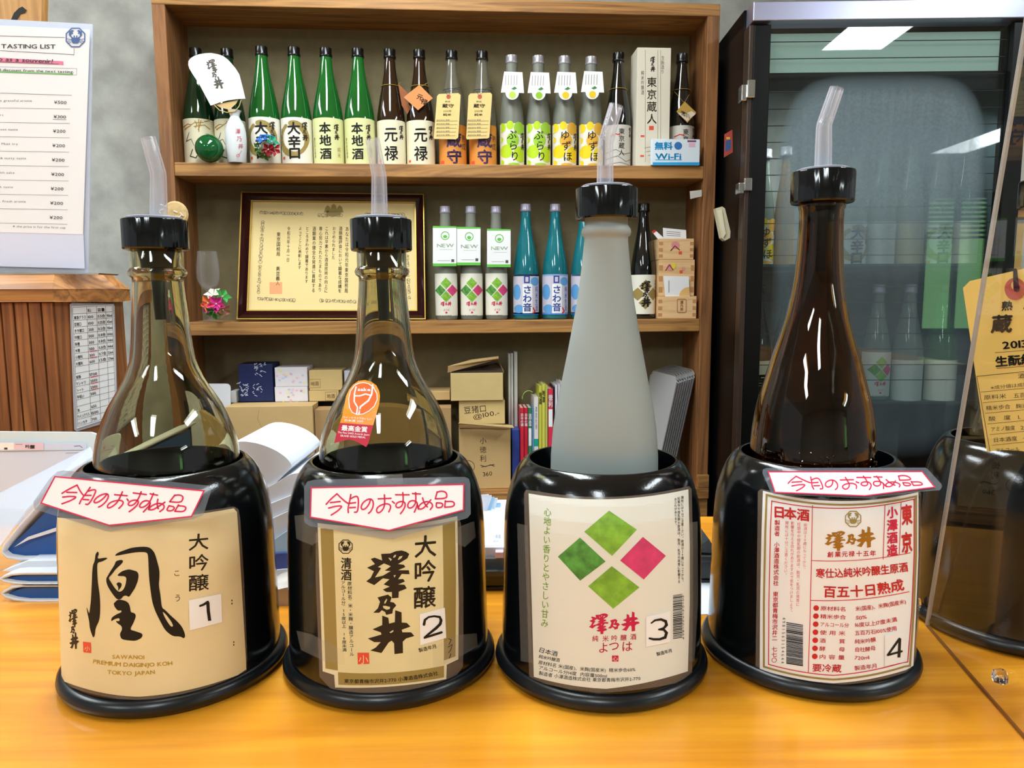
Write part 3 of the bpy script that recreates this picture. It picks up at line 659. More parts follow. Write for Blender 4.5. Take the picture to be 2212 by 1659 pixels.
# liquid left in bottle four, condensation beads low on it
MB().lathe([(0,.006),(.0365,.006),(.0378,.02),(.0380,.10),(.0374,.1245),(0,.1245)], 48).build('sake', pbr('sake_amber', (60,36,12), .02, trans=.6, ior=1.36), b4)
DROP = glass('water_bead', (250,250,250)); bm_ = MB(); random.seed(11)
for k in range(420):
    a = random.uniform(-75, 60); z = random.triangular(.112, .150, .118) - .0135; r = random.uniform(.0004, .0010)
    rz_ = .0403; th = radians(a); cx_, cy_ = rz_*sin(th), -rz_*cos(th)
    vs = [(cx_ + r*sin(th), cy_ - r*cos(th), z)]
    for j in range(5): u = 2*pi*j/5; vs.append((cx_ + r*cos(u)*cos(th), cy_ + r*cos(u)*sin(th), z + r*sin(u)))
    bm_.add(vs, [(0,1+j,1+(j+1)%5) for j in range(5)], 0, True)
dr = bm_.build('water_beads', DROP, b4); dr['kind'] = 'stuff'
# label of bottle two: medal sticker
R2 = lambda z: 0.0439 if z < .15 else None
def bottle_r(prof, dx):
    def f(z):
        for (r0, z0), (r1, z1) in zip(prof, prof[1:]):
            if z0 <= z <= z1 and z1 > z0: return r0 + (r1 - r0) * (z - z0) / (z1 - z0)
        return .04
    return f
M2 = body_map((b2.location.x, b2.location.y), bottle_r(p1, 0))
s5 = lambda L: [(720 + x/9.76, 810 + y/9.76) for x, y in L]
med = s5([(20,1440),(60,1260),(140,1010),(190,850),(240,600),(270,440),(330,310),(420,200),(530,125),(660,105),(800,140),(910,220),(970,340),(985,440),(970,600),(900,850),(840,1060),(780,1280),(735,1440),(690,1520),(560,1440),(440,1385),(330,1360),(180,1390)])
st = sheet('medal_sticker', med, M2, pbr('sticker_orange', (246,158,40), .35), b2, .0003, .0001, 3)
P = Print(); WH = ink('white', 250,250,250)
P.poly(s5([(140,1010),(840,1060),(780,1280),(735,1440),(690,1520),(560,1440),(440,1385),(330,1360),(180,1390),(20,1440),(60,1260)]), ink('sticker_crimson', 206,52,76))
P.poly(s5([(630,160),(740,180),(850,260),(920,400),(925,520),(860,660),(750,760),(620,825),(500,835),(400,790),(340,680),(325,500),(360,340),(450,220),(530,175)]), ink('sticker_deep_orange', 240,112,48))
P.line(s5([(630,160),(740,180),(850,260),(920,400),(925,520),(860,660),(750,760),(620,825),(500,835),(400,790),(340,680),(325,500),(360,340),(450,220),(530,175)]), 1.8, WH, 1, closed=True)
P.line(s5([(480,250),(445,400),(440,560),(510,680),(490,825)]), 3, WH, 1); P.line(s5([(830,210),(810,400),(740,540),(570,670),(540,820)]), 3.6, WH, 1); P.line(s5([(455,440),(560,440),(680,400),(790,430)]), 3, WH, 1)
P.text('sake', s5([(510,335)])[0], s5([(785,340)])[0], 10, WH, .03, lay=1)
P.text('ワインクラスでおいしい', s5([(200,910)])[0], s5([(820,950)])[0], 5, WH, .02, lay=1); P.text('日本酒 2019', s5([(225,975)])[0], s5([(735,1005)])[0], 5.5, WH, .02, lay=1)
P.text('最高金賞', s5([(165,1160)])[0], s5([(720,1200)])[0], 13, WH, .03, lay=1)
P.text('The Fine SAKE Awards Japan', s5([(95,1225)])[0], s5([(760,1280)])[0], 5.5, WH, .02, lay=1); P.text('GRAND GOLD MEDAL', s5([(145,1295)])[0], s5([(680,1335)])[0], 5.5, WH, .03, lay=1)
P.build('sticker_print', M2, st, .00045, lift=.00008, cut=3)
# inner labels seen through glass (pale back labels low in the bottles)
# bottle five with hang tag
x5, y5 = POS[4]
b5 = thing('sake_bottle', 'clear bottle with black pourer cap and big manila hang tag at the picture edge', 'bottle', (x5+.006, y5+.002, .0135), 0, 'tasting bottles standing in coolers')
pr = [(0,0),(.036,0),(.0395,.005),(.0398,.12),(.0385,.135),(.034,.155),(.027,.180),(.0205,.205),(.0168,.23),(.0148,.255),(.0142,.290),(.0142,.30)]
MB().lathe(pr + [(max(r-.0026,.002), z+(.004 if k<2 else 0)) for k, (r,z) in list(enumerate(pr))[1:]][::-1] + [(0,.005)], 48).build('glass_body', CLEARG, b5)
MB().lathe([(0,.2975),(.0198,.2975),(.0202,.299),(.0202,.316),(.0195,.317),(0,.317)], 144, ripple=lambda i: 1.0 if (i%6)<5 else .993).build('pourer_cap', BLACKC, b5, auto=30)
lab = MB().lathe([(.0405,.03),(.0405,.118)], 40, a0=radians(-75), a1=radians(75)).build('paper_label', pbr('label_orange', (214,132,48), .5, noise=(60,.12)), b5)
sl = MB().lathe([(.0149,.228),(.0149,.290)], 32).build('neck_wrap', film('neck_film', (236,236,226), .25), b5)
MB().lathe([(.0165+.0012*cos(a), .222+.0012*sin(a)) for a in [2*pi*k/8 for k in range(9)]], 32).build('string', pbr('brown_cord', (52,30,24), .8), b5)
# ================================================================== room shell
WALLM = pbr('concrete_wall', (166,166,158), 0.85, noise=(14, 0.22), bump=(60, .35, .004))
CEILM = pbr('ceiling_white', (226,226,222), 0.9); FLOORM = pbr('floor_grey', (120,112,100), 0.6, noise=(4, .1))
fl = struct(MB().box(-4,5,-4.2,2.6,-.92,-.90).build('floor', FLOORM)); 
wb = struct(MB().add([S(-3.2,.185,-.9), S(3.4,.185,-.9), S(3.4,.185,CEIL), S(-3.2,.185,CEIL), S(-3.2,.30,-.9), S(3.4,.30,-.9), S(3.4,.30,CEIL), S(-3.2,.30,CEIL)],
    [(0,1,2,3),(5,4,7,6),(4,0,3,7),(1,5,6,2),(3,2,6,7),(4,5,1,0)]).build('wall_back', WALLM))
ce = struct(MB().box(-4,5,-4.2,2.6,CEIL,CEIL+.03).build('ceiling', CEILM))
wr = MB()
for a in ((-4,3.95,-.9,CEIL),(3.95,4.55,-.9,-.10),(3.95,4.55,1.20,CEIL),(4.55,5,-.9,CEIL)): wr.box(a[0],a[1],-4.3,-4.2,a[2],a[3])
struct(wr.build('wall_front', pbr('plaster', (205,200,190), .85)))
# windows behind the viewer: green garden light
GARD = pbr('garden_light', (90,140,80), .9, emit=(118,176,112), es=6.0, noise=(7,.6))
for n_, (x0, x1, z0, z1) in enumerate(((3.95,4.55,-.10,1.20),)):
    struct(MB().box(x0,x1,-4.26,-4.25,z0,z1).build('window_%d' % (n_+1), GARD))
    wf = struct(MB().box(x0-.04,x1+.04,-4.22,-4.16,z0-.05,z0).box(x0-.04,x1+.04,-4.22,-4.16,z1,z1+.05).box(x0-.04,x0,-4.22,-4.16,z0,z1).box(x1,x1+.04,-4.22,-4.16,z0,z1).box((x0+x1)/2-.02,(x0+x1)/2+.02,-4.22,-4.16,z0,z1).build('trim_%d' % (n_+1), pbr('dark_wood_trim', (70,48,30), .6)))
for k in range(9): struct(MB().box(3.95,4.55,-4.19,-4.17,.80+.045*k,.822+.045*k).build('trim_%d' % (k+10), pbr('blind_slat', (60,50,42), .6)))
# ceiling light panels
LAMP = pbr('light_diffuser', (255,255,255), .5, emit=(252,254,255), es=9.0)
for k, (x, y) in enumerate(PANELS):
    t = thing('ceiling_light', ['flush ceiling light panel over the left end, near row','flush ceiling light panel over the left end, far row','flush ceiling light panel over the counter, near row','flush ceiling light panel over the middle, far row','flush ceiling light panel over the refrigerator side, near row','flush ceiling light panel over the right side, far row'][k], 'light', (x, y, CEIL))
    MB().box(-.17,.17,-.63,-.60,-.03,0).box(-.17,.17,.60,.63,-.03,0).box(-.17,-.15,-.60,.60,-.03,0).box(.15,.17,-.60,.60,-.03,0).build('frame', pbr('lamp_frame', (225,225,225), .4), t)
    MB().box(-.15,.15,-.60,.60,-.022,-.004).build('diffuser', LAMP, t)
    ld = bpy.data.lights.new('lamp', 'AREA'); ld.shape = 'RECTANGLE'; ld.size = .30; ld.size_y = 1.2; ld.energy = PANEL_POWER; ld.color = (.81,.945,1.0)
    lo = bpy.data.objects.new('lamp', ld); COL.objects.link(lo); lo.parent = t; lo.location = (0,0,-.032)

# ------------------------------------------------------------------ counter
COUNTER = wood('counter_wood', (208,130,26), (238,162,42), 0, 0.6, 0.30, 0.35, 1.2)
ct = thing('counter', 'glossy honey-coloured wooden tasting counter under the bottle coolers', 'counter', (0,.4,-.9))
MB().box(-1.6,1.6,-.55,.42,.86,.90).build('worktop', COUNTER, ct, bevel=.004)
MB().box(-1.55,1.55,-.45,.38,0,.86).build('counter_front', wood('counter_side', (120,70,32), (160,100,50), 2), ct)

# ------------------------------------------------------------------ shelf unit (frame of its own, turned by YAW)
WD = wood('shelf_wood', (124,82,42), (186,134,72), 0, 1.0, .55); WDV = wood('shelf_wood_upright', (100,64,34), (156,104,58), 2, 1.0, .55)
sh = thing('bottle_shelf', 'brown wooden wall shelf unit filled with bottles, boxes and books', 'shelf', S(0,0,-.9), YAW)
def sb(name, u0, u1, v0, v1, z0, z1, m, bevel=.002): return MB().box(u0,u1,v0,v1,z0+.9,z1+.9).build(name, m, sh, bevel)
sb('side_panel', -.8486,-.818, 0,.182, -.90, .9655, WDV); sb('side_panel', .492,.5235, 0,.182, -.90, .9655, WDV)
sb('top_board', -.8486,.5235, -.001,.182, .937,.9665, WD)
sb('shelf_board', -.818,.492, .002,.182, .5430,.5755, WD); sb('shelf_board', -.818,.492, .002,.182, .1555,.1885, WD)
sb('shelf_board', -.818,.5235, -.012,.182, -.290,-.2600, WD)
sb('lower_rail', -.818,.5235, -.004,.03, -.345,-.290, WD)
sb('edge_lip', .492,.5235, -.012,-.001, -.260,-.225, WD); 
sb('cabinet_door', -.815,-.17, .004,.03, -.88,-.35, WDV); sb('cabinet_door', -.165,.489, .004,.03, -.88,-.35, WDV)
sb('back_panel', -.84,.515, .146,.184, -.9,.95, pbr('shelf_back', (128,116,84), .9, noise=(40,.08), bump=(300,.3,.002)), 0)

# ------------------------------------------------------------------ shelf bottles
PXS = 0.001135   # metres per reference pixel at the shelf bottles
def neck(prof): return prof
TALL = [(0,0),(.034,0),(.0372,.003),(.0376,.012),(.0376,.108),(.0368,.122),(.0345,.140),(.0308,.160),(.0262,.182),(.0215,.203),(.0175,.224),(.0150,.244),(.0140,.258)]
def tall(h, r=.0376, k=1.0): 
    f = h / .285; return [(q[0]*r/.0376, q[1]*f*k) for q in TALL]
def sake(name, h, r, gm, capm, label, group, capr=.0150, caph=.022, lab=None, foot=.0, labh=.108, labmat=None, printer=None, prof=None):
    t = thing(name, label, 'bottle', (0,0,0), YAW, group)
    pr = prof or tall(h, r)
    MB().lathe(pr + [(pr[-1][0], h-.004), (0, h-.004)], 40).build('glass_body', gm, t, auto=60)
    c = [(capr, h-caph), (capr*1.04, h-caph+.002), (capr*1.04, h-caph+.005), (capr*.97, h-caph+.007), (capr*.97, h-.001), (capr*.9, h), (0, h)]
    MB().lathe([(0,h-caph)] + c, 28).build('cap', capm, t)
    if labmat:
        rr = r + .0005
        lb = MB().lathe([(rr, foot), (rr, foot+labh)], 36, a0=radians(-88), a1=radians(88)).build('paper_label', labmat, t)
        if printer:
            P = Print(); printer(P)
            def M(x, y, off=0):
                s_ = max(-.998, min(.998, x*PXS / rr)); th = math.asin(s_); q = rr + off; return (q*sin(th), -q*cos(th), foot + labh - y*PXS)
            P.build('label_print', M, lb, .0004, world=False, lift=.0001, cut=4)
    return t
GRN = pbr('green_glass', (18,96,32), .06, spec=.8, noise=(9,.18)); DGRN = pbr('dark_green_glass', (14,52,26), .06, spec=.8)
BRN = pbr('brown_glass', (44,26,12), .06, spec=.8); BLKG = pbr('black_glass', (14,15,13), .05, spec=.9); TEAL = pbr('teal_glass', (18,112,122), .08, spec=.8, noise=(12,.15))
GREYG = pbr('grey_frosted_glass', (122,124,112), .42); CLR = pbr('pale_clear_glass', (170,168,150), .05, trans=.75, spec=.8)
CAPK = pbr('cap_black', (14,13,12), .25); CAPT = pbr('cap_silver', (176,172,178), .3, metal=.5); CAPL = pbr('cap_lilac', (160,154,170), .35, metal=.3)
GOLDCAP = pbr('cap_top_gold', (150,138,100), .4)
def place(t, u, v, z, label=None, group=None, first=[None]):
    pass
SHELF1, SHELF2 = .5759, .1889
def put(t, px, yref, v, z, turn=0.0):
    u, _ = at_s(px, yref, v); t.location = S(u, v, z); t.rotation_euler.z = YAW + radians(turn); return t
LW = pbr('label_shelf_white', (236,232,216), .6); LC = pbr('label_shelf_cream', (232,224,192), .6); LY = pbr('label_shelf_lime', (222,222,160), .6); LO = pbr('label_shelf_orange', (222,142,52), .6)
def pr_brush(P):
    for a in ([(-26,17),(-14,12),(-4,14)],[(-22,22),(-10,17),(0,10)]): P.line(a, [3.5,2,1], GOLD)
    for a in ([(2,6),(6,12),(3,20)],[(14,4),(12,14),(8,24)],[(0,10),(18,8)],[(0,18),(20,13),(28,20)],[(10,2),(9,28)],[(20,6),(28,2)]): P.line(a, 1.8, GOLD)
    P.line([(-12,30),(-20,48),(-8,44),(-2,58)], [1.5,2.5,1.5,1], KG); P.line([(-6,66),(-12,80),(0,84),(4,78)], 2, KB)
    P.vtext('澤乃井', (24,30), (24,56), 7, KB)
def pr_dai(P):
    pts = [(-2+27*cos(radians(a)), 45+33*sin(radians(a))) for a in range(-100, 240, 14)]
    P.line(pts, [10+3*sin(k*.5) for k in range(len(pts))], GOLDD)
    for ch, y in (('大',34),('辛',62),('口',86)): P.glyph(ch, (-14,y), (28,-1), (0,-27), K, .035, 1)
    mark_v(P, 16,8, 28,48, KB, 0, 1); P.vtext('純米酒', (-28,20), (-28,60), 4, KD); P.rect(-27,82,-22,88, STAMP)
def pr_hon(P):
    for ch, y in (('本',32),('地',58),('酒',86)): P.glyph(ch, (-15,y), (26,-1), (0,-25), K, .028)
    mark_v(P, 16,12, 27,46, KB); P.vtext('澤乃井元禄酒', (-27,40), (-26,84), 3.5, KD); P.vtext('純米', (25,60), (25,84), 6, GOLDD)
def pr_gen(P):
    for ch, y in (('元',44),('禄',84)): P.glyph(ch, (-14,y), (30,-1), (0,-33), K, .02)
    mark_v(P, 18,10, 28,40, KB); P.rect(-26,84,-21,89, STAMP)
def pr_kura(P):
    PUR = ink('violet', 70,50,92)
    for ch, y in (('蔵',46),('守',82)): P.glyph(ch, (-14,y), (34,-1), (0,-32), PUR, .03)
    P.vtext('熟成', (24,20), (24,54), 9, KD); P.rect(-26,77,-19,85, STAMP)
def circ(colA, colB, word):
    A = ink('fruit_' + word + '_a', *colA); B = ink('fruit_' + word + '_b', *colB)
    def f(P):
        random.seed(4 if word == 'lime' else 9)
        for x, y, r in ((-24,8,9),(-6,4,8),(14,10,12),(27,26,9),(-27,34,11),(0,36,14),(-14,60,13),(16,66,15),(-26,84,10),(2,88,13),(27,90,10),(26,50,8)):
            if abs(x) + r > 33: r = 33.5 - abs(x)
            P.disc(x, y, r, max(2, min(r*1.15, 91-y)), A if (x+y) % 3 else B, 14)
        for k, ch in enumerate('ぷらり' if word == 'lime' else 'ゆずほ'): P.glyph(ch, (-13+3*k,34+23*k), (22,-2), (0,-22), K, .01, 1)
        mark_v(P, 17,18, 27,56, KB, 0, 1)
    return f
def pr_kurabito(P):
    for k, ch in enumerate('東京蔵人'): P.glyph(ch, (-4,20+15.5*k), (14,0), (0,-14), KD, .012)
    mark_v(P, 20,4, 27,26, KB)
    for a in ([(-28,60),(-10,54),(10,64),(28,58)],[(-28,74),(-6,68),(14,80),(30,72)],[(-26,86),(0,82),(26,88)]): P.line(a, 1, KG)
    P.line([(-20,24),(-10,20),(0,23)], 2.2, RED)
def pr_yotsuha(P):
    for x, y, m in ((0,22,G1),(-13,38,G2),(14,38,PK),(0,52,G1)): P.poly([(x,y-13),(x+12,y),(x,y+13),(x-12,y)], m)
    mark_h1(P, -13,62, 12,74, CRIM); P.text('よつは', (-7,84), (7,84), 6, CRIM); P.rect(-2,86,2,90, CRIM)
    P.text('日本酒 純米吟醸酒', (-26,96), (24,96), 3, KG)
def pr_sawane(P):
    B1 = ink('blue_wash', 96,160,214); B2 = ink('pale_wash', 206,200,214); BN = ink('navy', 40,66,150)
    P.rect(-30,0,30,90, B2); P.rect(-30,0,30,4, B1); P.rect(-30,86,30,92, ink('strong_blue', 30,120,200)); P.disc(-22,40,8,18, B1, 12, 1); P.disc(18,16,10,10, B1, 12, 1); P.disc(-18,78,10,10, B1, 12, 1)
    P.rect(-10,22,12,88, PAPER, 1)
    for k, ch in enumerate('さわ音'): P.glyph(ch, (-10,42+20*k), (21,0), (0,-20), BN, .025, 2)
    P.vtext('純米生酒', (22,26), (22,84), 7, BN, 0, 2); P.rect(-7,3,6,20, BN, 1); P.rect(-4,6,3,17, B2, 2); P.line([(14,76),(18,84),(14,88)], 3, RED, 2)
def pr_dia(P):
    for x, y in ((0,26),(-17,44),(19,44),(0,64)): P.poly([(x,y-15),(x+15,y),(x,y+15),(x-15,y)], GOLDD)
    mark_v(P, -12,14, 14,74, K, 0, 1); P.vtext('特別純米'.replace('特別','大吟'), (25,10), (25,40), 5, KD)
G_D = 'dark green bottles behind the paper fan'
def rep(proto, items, yref=300, v=.055, z=SHELF1):
    """items: (px, label, turn); the first uses the prototype itself"""
    note_children(proto); out = []
    for k, (px, lab, turn) in enumerate(items):
        o = proto if k == 0 else copy_tree(proto)
        o['label'] = lab; put(o, px, yref, v, z, turn); out.append(o)
    return out
rep(sake('sake_bottle', .287,.0376, DGRN, CAPK, '', 'dark green bottles behind the paper fan', labh=.112, labmat=LC, printer=pr_brush),
    [(432,'dark green bottle with gold brushwork label, behind the green glass ball',0),(499,'dark green bottle with gold brushwork label, behind the white flask',0)], 300, .078)
rep(sake('sake_bottle', .2865,.0376, GRN, CAPK, '', 'green bottles with gold ring labels', labh=.112, labmat=LW, printer=pr_dai),
    [(573,'green bottle with gold ring label, partly hidden by folded paper flowers',0),(642,'green bottle with gold ring label, fully visible beside the paper flowers',0)])
rep(sake('sake_bottle', .286,.0376, GRN, CAPK, '', 'green bottles with pale lime labels', labh=.112, labmat=LY, printer=pr_hon),
    [(710,'green bottle with pale lime label, left one of the two such bottles',0),(778,'green bottle with pale lime label, beside a brown glass bottle',0)])
br = rep(sake('sake_bottle', .2855,.0352, BRN, CAPK, '', 'brown bottles with cream labels', labh=.109, labmat=LC, printer=pr_gen),
    [(846,'dark brown bottle with cream label and no tag in front of it',0),(909,'dark brown bottle with cream label and an orange square tag',0)])
kz = rep(sake('sake_bottle', .2845,.0345, CLR, CAPK, '', 'clear bottles with orange labels and manila tags', labh=.100, labmat=LO, printer=pr_kura),
    [(978,'clear bottle with orange label and manila tag, next to the brown bottles',0),(1043,'clear bottle with orange label and manila tag, next to the frosted bottles',0)])
SLIM = [(0,0),(.028,0),(.0302,.003),(.0305,.012),(.0305,.100),(.0298,.125),(.0275,.150),(.0232,.178),(.0190,.200),(.0158,.220),(.0145,.238),(.0142,.262)]
lim = rep(sake('plum_bottle', .276,.0305, GREYG, CAPT, '', 'frosted bottles with lime green spotted labels', caph=.020, capr=.0152, labh=.105, labmat=LW, printer=circ((190,222,40),(160,206,60),'lime'), prof=SLIM),
    [(1106,'frosted bottle with lime spotted label, beside the manila tagged bottles',0),(1163,'frosted bottle with lime spotted label, beside the yellow spotted ones',0)])
yuz = rep(sake('citrus_bottle', .276,.0305, GREYG, CAPT, '', 'frosted bottles with yellow spotted labels', caph=.020, capr=.0152, labh=.105, labmat=LW, printer=circ((248,214,30),(232,176,60),'yuzu'), prof=SLIM),
    [(1219,'frosted bottle with yellow spotted label, beside the lime spotted ones',0),(1276,'frosted bottle with yellow spotted label, beside the black bottle',0)])
bk = rep(sake('sake_bottle', .287,.0335, BLKG, CAPK, '', 'black bottles with grey landscape labels', labh=.104, labmat=pbr('label_landscape', (206,202,192), .6), printer=pr_kurabito),
    [(1334,'black bottle with grey landscape label, left of the tall white box',0),(1470,'black bottle with grey landscape label and a gold diamond tag',0)])
def neck_ring(t, z, r, m, wd=.0008):
    MB().lathe([(r+wd*cos(a), z+wd*sin(a)) for a in [2*pi*k/6 for k in range(7)]], 24).build('string', m, t)
STR = pbr('gold_string', (168,140,50), .6); STK = pbr('black_string', (24,20,18), .8)
for o in br + bk: neck_ring(o, .196, .0235, STR)
for o in kz: neck_ring(o, .188, .0225, STK)
def flat(name, pts, M, mat, parent=None, off=0.0, th=.0006, holes=()):
    return sheet(name, pts, M, mat, parent, off, th, holes=holes)
def hang_tag(label, pts, px_print, mat, v=.0, group=None, holes=(), cat='tag'):
    M = shelf_map(v); o = flat('hang_tag', pts, M, mat, None, holes=holes); tag(o, label, cat, group)
    P = Print(); px_print(P); P.build('tag_print', M, o, .0003, lift=.0002); return o
MAN = pbr('manila', (232,202,128), .6, noise=(60,.03)); ORT = pbr('orange_card', (226,140,74), .6)
def man_print(dx):
    def f(P):
        P.disc(969+dx,209,5,5, ink('eyelet_red', 196,92,78), 16)
        P.text('熟成', (961+dx,221), (977+dx,221), 4, K); P.text('蔵守', (955+dx,232), (981+dx,232), 9, K, .02)
        P.text('2013年', (957+dx,242), (976+dx,242), 5, K); P.text('純米', (957+dx,250), (976+dx,250), 6, K, .02)
        for k in range(5): P.line([(942+dx,262+8*k),(988+dx-k,261+8*k)], .7, KG, round_=False); P.text('精米歩合 酸度', (943+dx,261+8*k), (980+dx,260+8*k), 3, KG)
        P.line([(969+dx,209),(962+dx,198),(974+dx,196),(969+dx,207),(984+dx,190),(996+dx,189)], .9, STK)
    return f
hang_tag('manila hang tag on the clear bottle next to the brown bottles', [(948,203),(990,201),(995,205),(990,297),(985,301),(938,300),(937,296),(944,208)], man_print(0), MAN, .012, 'manila tags on clear bottles')
hang_tag('manila hang tag on the clear bottle next to the frosted bottles', [(1016,202),(1059,200),(1063,204),(1057,297),(1053,299),(1009,301),(1007,298),(1012,207)], man_print(67.5), MAN, .012, 'manila tags on clear bottles')
def gen_tag(P):
    P.glyph('元', (899,212), (13,5), (4,-13), K, .02); P.glyph('禄', (908,222), (13,6), (5,-13), K, .02); P.line([(904,188),(915,184),(925,178)], .8, STR)
hang_tag('orange square paper tag hanging on the brown bottle', [(906,183),(935,212),(903,238),(872,210)], gen_tag, ORT, .010)
hang_tag('shadowed brown-orange square tag hanging between the two brown bottles', [(860,180),(886,206),(874,214),(888,232),(880,246),(868,228)], lambda P: P.line([(861,180),(866,178)], .8, STR), pbr('orange_card_shaded', (150,84,38), .7), .03)  # rear tag: its shade is put into a darker orange card colour
def dia_tag(P):
    P.glyph('澤', (1471,248), (12,5), (-2,-12), K, .02); P.glyph('井', (1481,252), (12,6), (-2,-12), K, .03); P.line([(1457,198),(1478,222),(1489,204)], .8, STR); P.poly([(1463,243),(1484,262),(1503,246),(1494,240),(1478,246)], ink('pale_cream', 230,214,190))
hang_tag('gold diamond-shaped tag on the black bottle above the blue notice', [(1479,219),(1504,243),(1485,265),(1461,241)], dia_tag, pbr('gold_card', (196,156,72), .5), .012)
def neck_tag(dx, dy, fr, mat, lab, grp):
    def pr(P):
        P.disc(1107+dx,205+dy,7.5,7.5, mat, 18, 1); P.poly([(1104+dx,192+dy),(1112+dx,187+dy),(1117+dx,191+dy),(1110+dx,194+dy)], ink('leaf', 70,140,80), lay=1)
        for k in range(5): P.line([(1093+6*k+dx,162+dy),(1092+6*k+dx,184+dy)], .8, KG, round_=False)
    pts = [(1089,154.5),(1128.5,156),(1132,201),(1121,200.5)] + [(1106.5+14.5*cos(radians(a)), 201+14.5*sin(radians(a))) for a in range(0,181,20)] + [(1091,199.5),(1082,200)]
    hang_tag(lab, [(x+dx, y+dy) for x, y in pts], pr, PAPER, .010, grp)
LIMEF = ink('fruit_lime', 196,222,90); YUZF = ink('fruit_yuzu', 244,206,40)
neck_tag(0,0,0,LIMEF,'white neck tag with pale green plum, first of the row','printed neck tags'); neck_tag(57.5,1,0,ink('fruit_lime2',150,200,50),'white neck tag with bright green plum, second of the row','printed neck tags')
neck_tag(115,0.5,0,YUZF,'white neck tag with a yellow citrus, third of the row','printed neck tags'); neck_tag(173,-1,0,YUZF,'white neck tag with a yellow citrus, beside the black bottle','printed neck tags')
# tall white gift box
def sbox(name, label, cat, px0, px1, y0, y1, v, depth, mat, group=None, zb=None, printer=None, bevel=.001):
    u0, zt = at_s(px0, y0, v); u1, zb_ = at_s(px1, y1, v); zb = zb_ if zb is None else zb
    t = thing(name, label, cat, S((u0+u1)/2, v, zb), YAW, group); hw = (u1-u0)/2
    b = MB().box(-hw, hw, 0, depth, 0, zt-zb).build('box_body' if 'book' not in name else 'cover', mat, t, bevel)
    if printer: P = Print(); printer(P); P.build('print', shelf_map(v), b, .0003, lift=.0002)
    return t
def gift(P):
    for k, ch in enumerate('東京蔵人'): P.glyph(ch, (1397,186+26.5*k), (22,0), (0,-23), KD, .012)
    mark_v(P, 1404,122, 1416,155, KB); P.vtext('純米吟醸酒', (1388,152), (1388,205), 7, KG); P.vtext('生酛造り', (1432,120), (1431,160), 7, KG)
    P.rect(1402,272,1412,281, STAMP); P.line([(1394,108),(1394,350)], .6, KG, round_=False); P.line([(1421,108),(1421,350)], .6, KG, round_=False); P.line([(1427,108),(1427,350)], .6, KG, round_=False)
    P.rect(1384,292,1392,296, STAMP); P.rect(1383,335,1391,339, STAMP)
    for k in range(4): P.line([(1392+4*k,320+8*k),(1420,314+9*k),(1443,322+8*k)], .8, KG, round_=False)
sbox('gift_box', 'tall narrow cream gift box with large black vertical writing', 'box', 1377,1445,102,357,.012,.07, pbr('gift_box_cream', (226,218,198), .6), zb=SHELF1, printer=gift)
SKY = ink('sky_blue', 40,164,224); WBL = ink('wifi_blue', 70,170,220)
def wifi(P):
    P.text('無料', (1414,322), (1453,322), 18, SKY, .04); P.disc(1465,315,8.5,8.5, ink('mid_blue', 60,120,190), 20); P.text('Wi-Fi', (1415,344), (1472,344), 18, SKY, .03); P.rect(1416,344.5,1473,346, SKY)
    P.rect(1410,350.5,1511,357, SKY); P.rect(1485,303,1504,307, ink('plum', 130,70,110)); P.rect(1488,309,1502,318, ink('pale_pink', 232,190,200))
ws = sbox('notice_stand', 'small blue and white wireless internet notice with blue lettering', 'sign', 1408,1511,300,356.5,-.006,.012, pbr('notice_white', (228,240,248), .4), zb=SHELF1, printer=wifi)
# glass ball, flask, fan, folded flowers
gb = MB().lathe([(.0328*sin(pi*k/16), .0328 - .0328*cos(pi*k/16)) for k in range(17)], 32).build('glass_ball', pbr('green_ball_glass', (12,104,50), .03, trans=.35, spec=.8)); put(gb, 453, 340, .0045, SHELF1); tag(gb, 'shiny dark green glass ball in front of the bottles', 'ball')
CER = pbr('white_ceramic', (224,228,228), .12)
fk = thing('sake_flask', 'white ceramic flask with red writing holding a paper fan', 'flask', (0,0,0), YAW)
fprof = [(0,0),(.0195,0),(.0215,.004),(.0245,.03),(.0255,.055),(.0245,.075),(.0200,.092),(.0135,.104),(.0105,.110),(.0125,.118),(.0160,.124),(.0150,.1245),(.0095,.112),(.0,.110)]
fb = MB().lathe(fprof, 40).build('flask_body', CER, fk); put(fk, 509.5, 300, .0125, SHELF1)
P = Print(); 
for k, ch in enumerate('澤乃井'): P.glyph(ch, (508+3*k,288+16*k), (12,0), (0,-12), CRIM, 0)
P.ring(514,336,3,3,.9, CRIM, 14); P.line([(514,336),(522,326)], .9, CRIM)
P.build('lettering', body_map((fk.location.x, fk.location.y), lambda z: .0262), fb, .0002)
fan = thing('paper_fan', 'white round paper fan with bamboo handle and black brush lettering', 'fan', S(at_s(487,240,.0)[0], 0, .66), YAW)
Mf = shelf_map(-.004)
fp = flat('fan_paper', [(455,228),(430,181),(416,160),(409,148),(406.5,140),(407,132),(412,125.5),(420,120.5),(431,117),(444,115),(456,114.5),(470,117),(482,121),(492,128.5),(500,137),(509,148),(517,161),(524,188),(530,213),(512,214),(491,217),(472,222)], Mf, PAPER, fan)
P = Print(); fn = lambda u, v: (441 + 25*u + 22*v, 129 + 6*u*0 + 64*v - 2*u)
for sh_ in (SAWA, NO, II): P.shape(sh_, (68,122,735,1550), fn, KG)
P.build('fan_lettering', Mf, fp, .0004)
BAM = pbr('bamboo', (214,180,120), .5)
flat('fan_ribs', [(463,225),(488,221),(515,215),(510,224),(500,233),(502,246),(496,246),(492,236),(478,233)], shelf_map(0), BAM, fan)
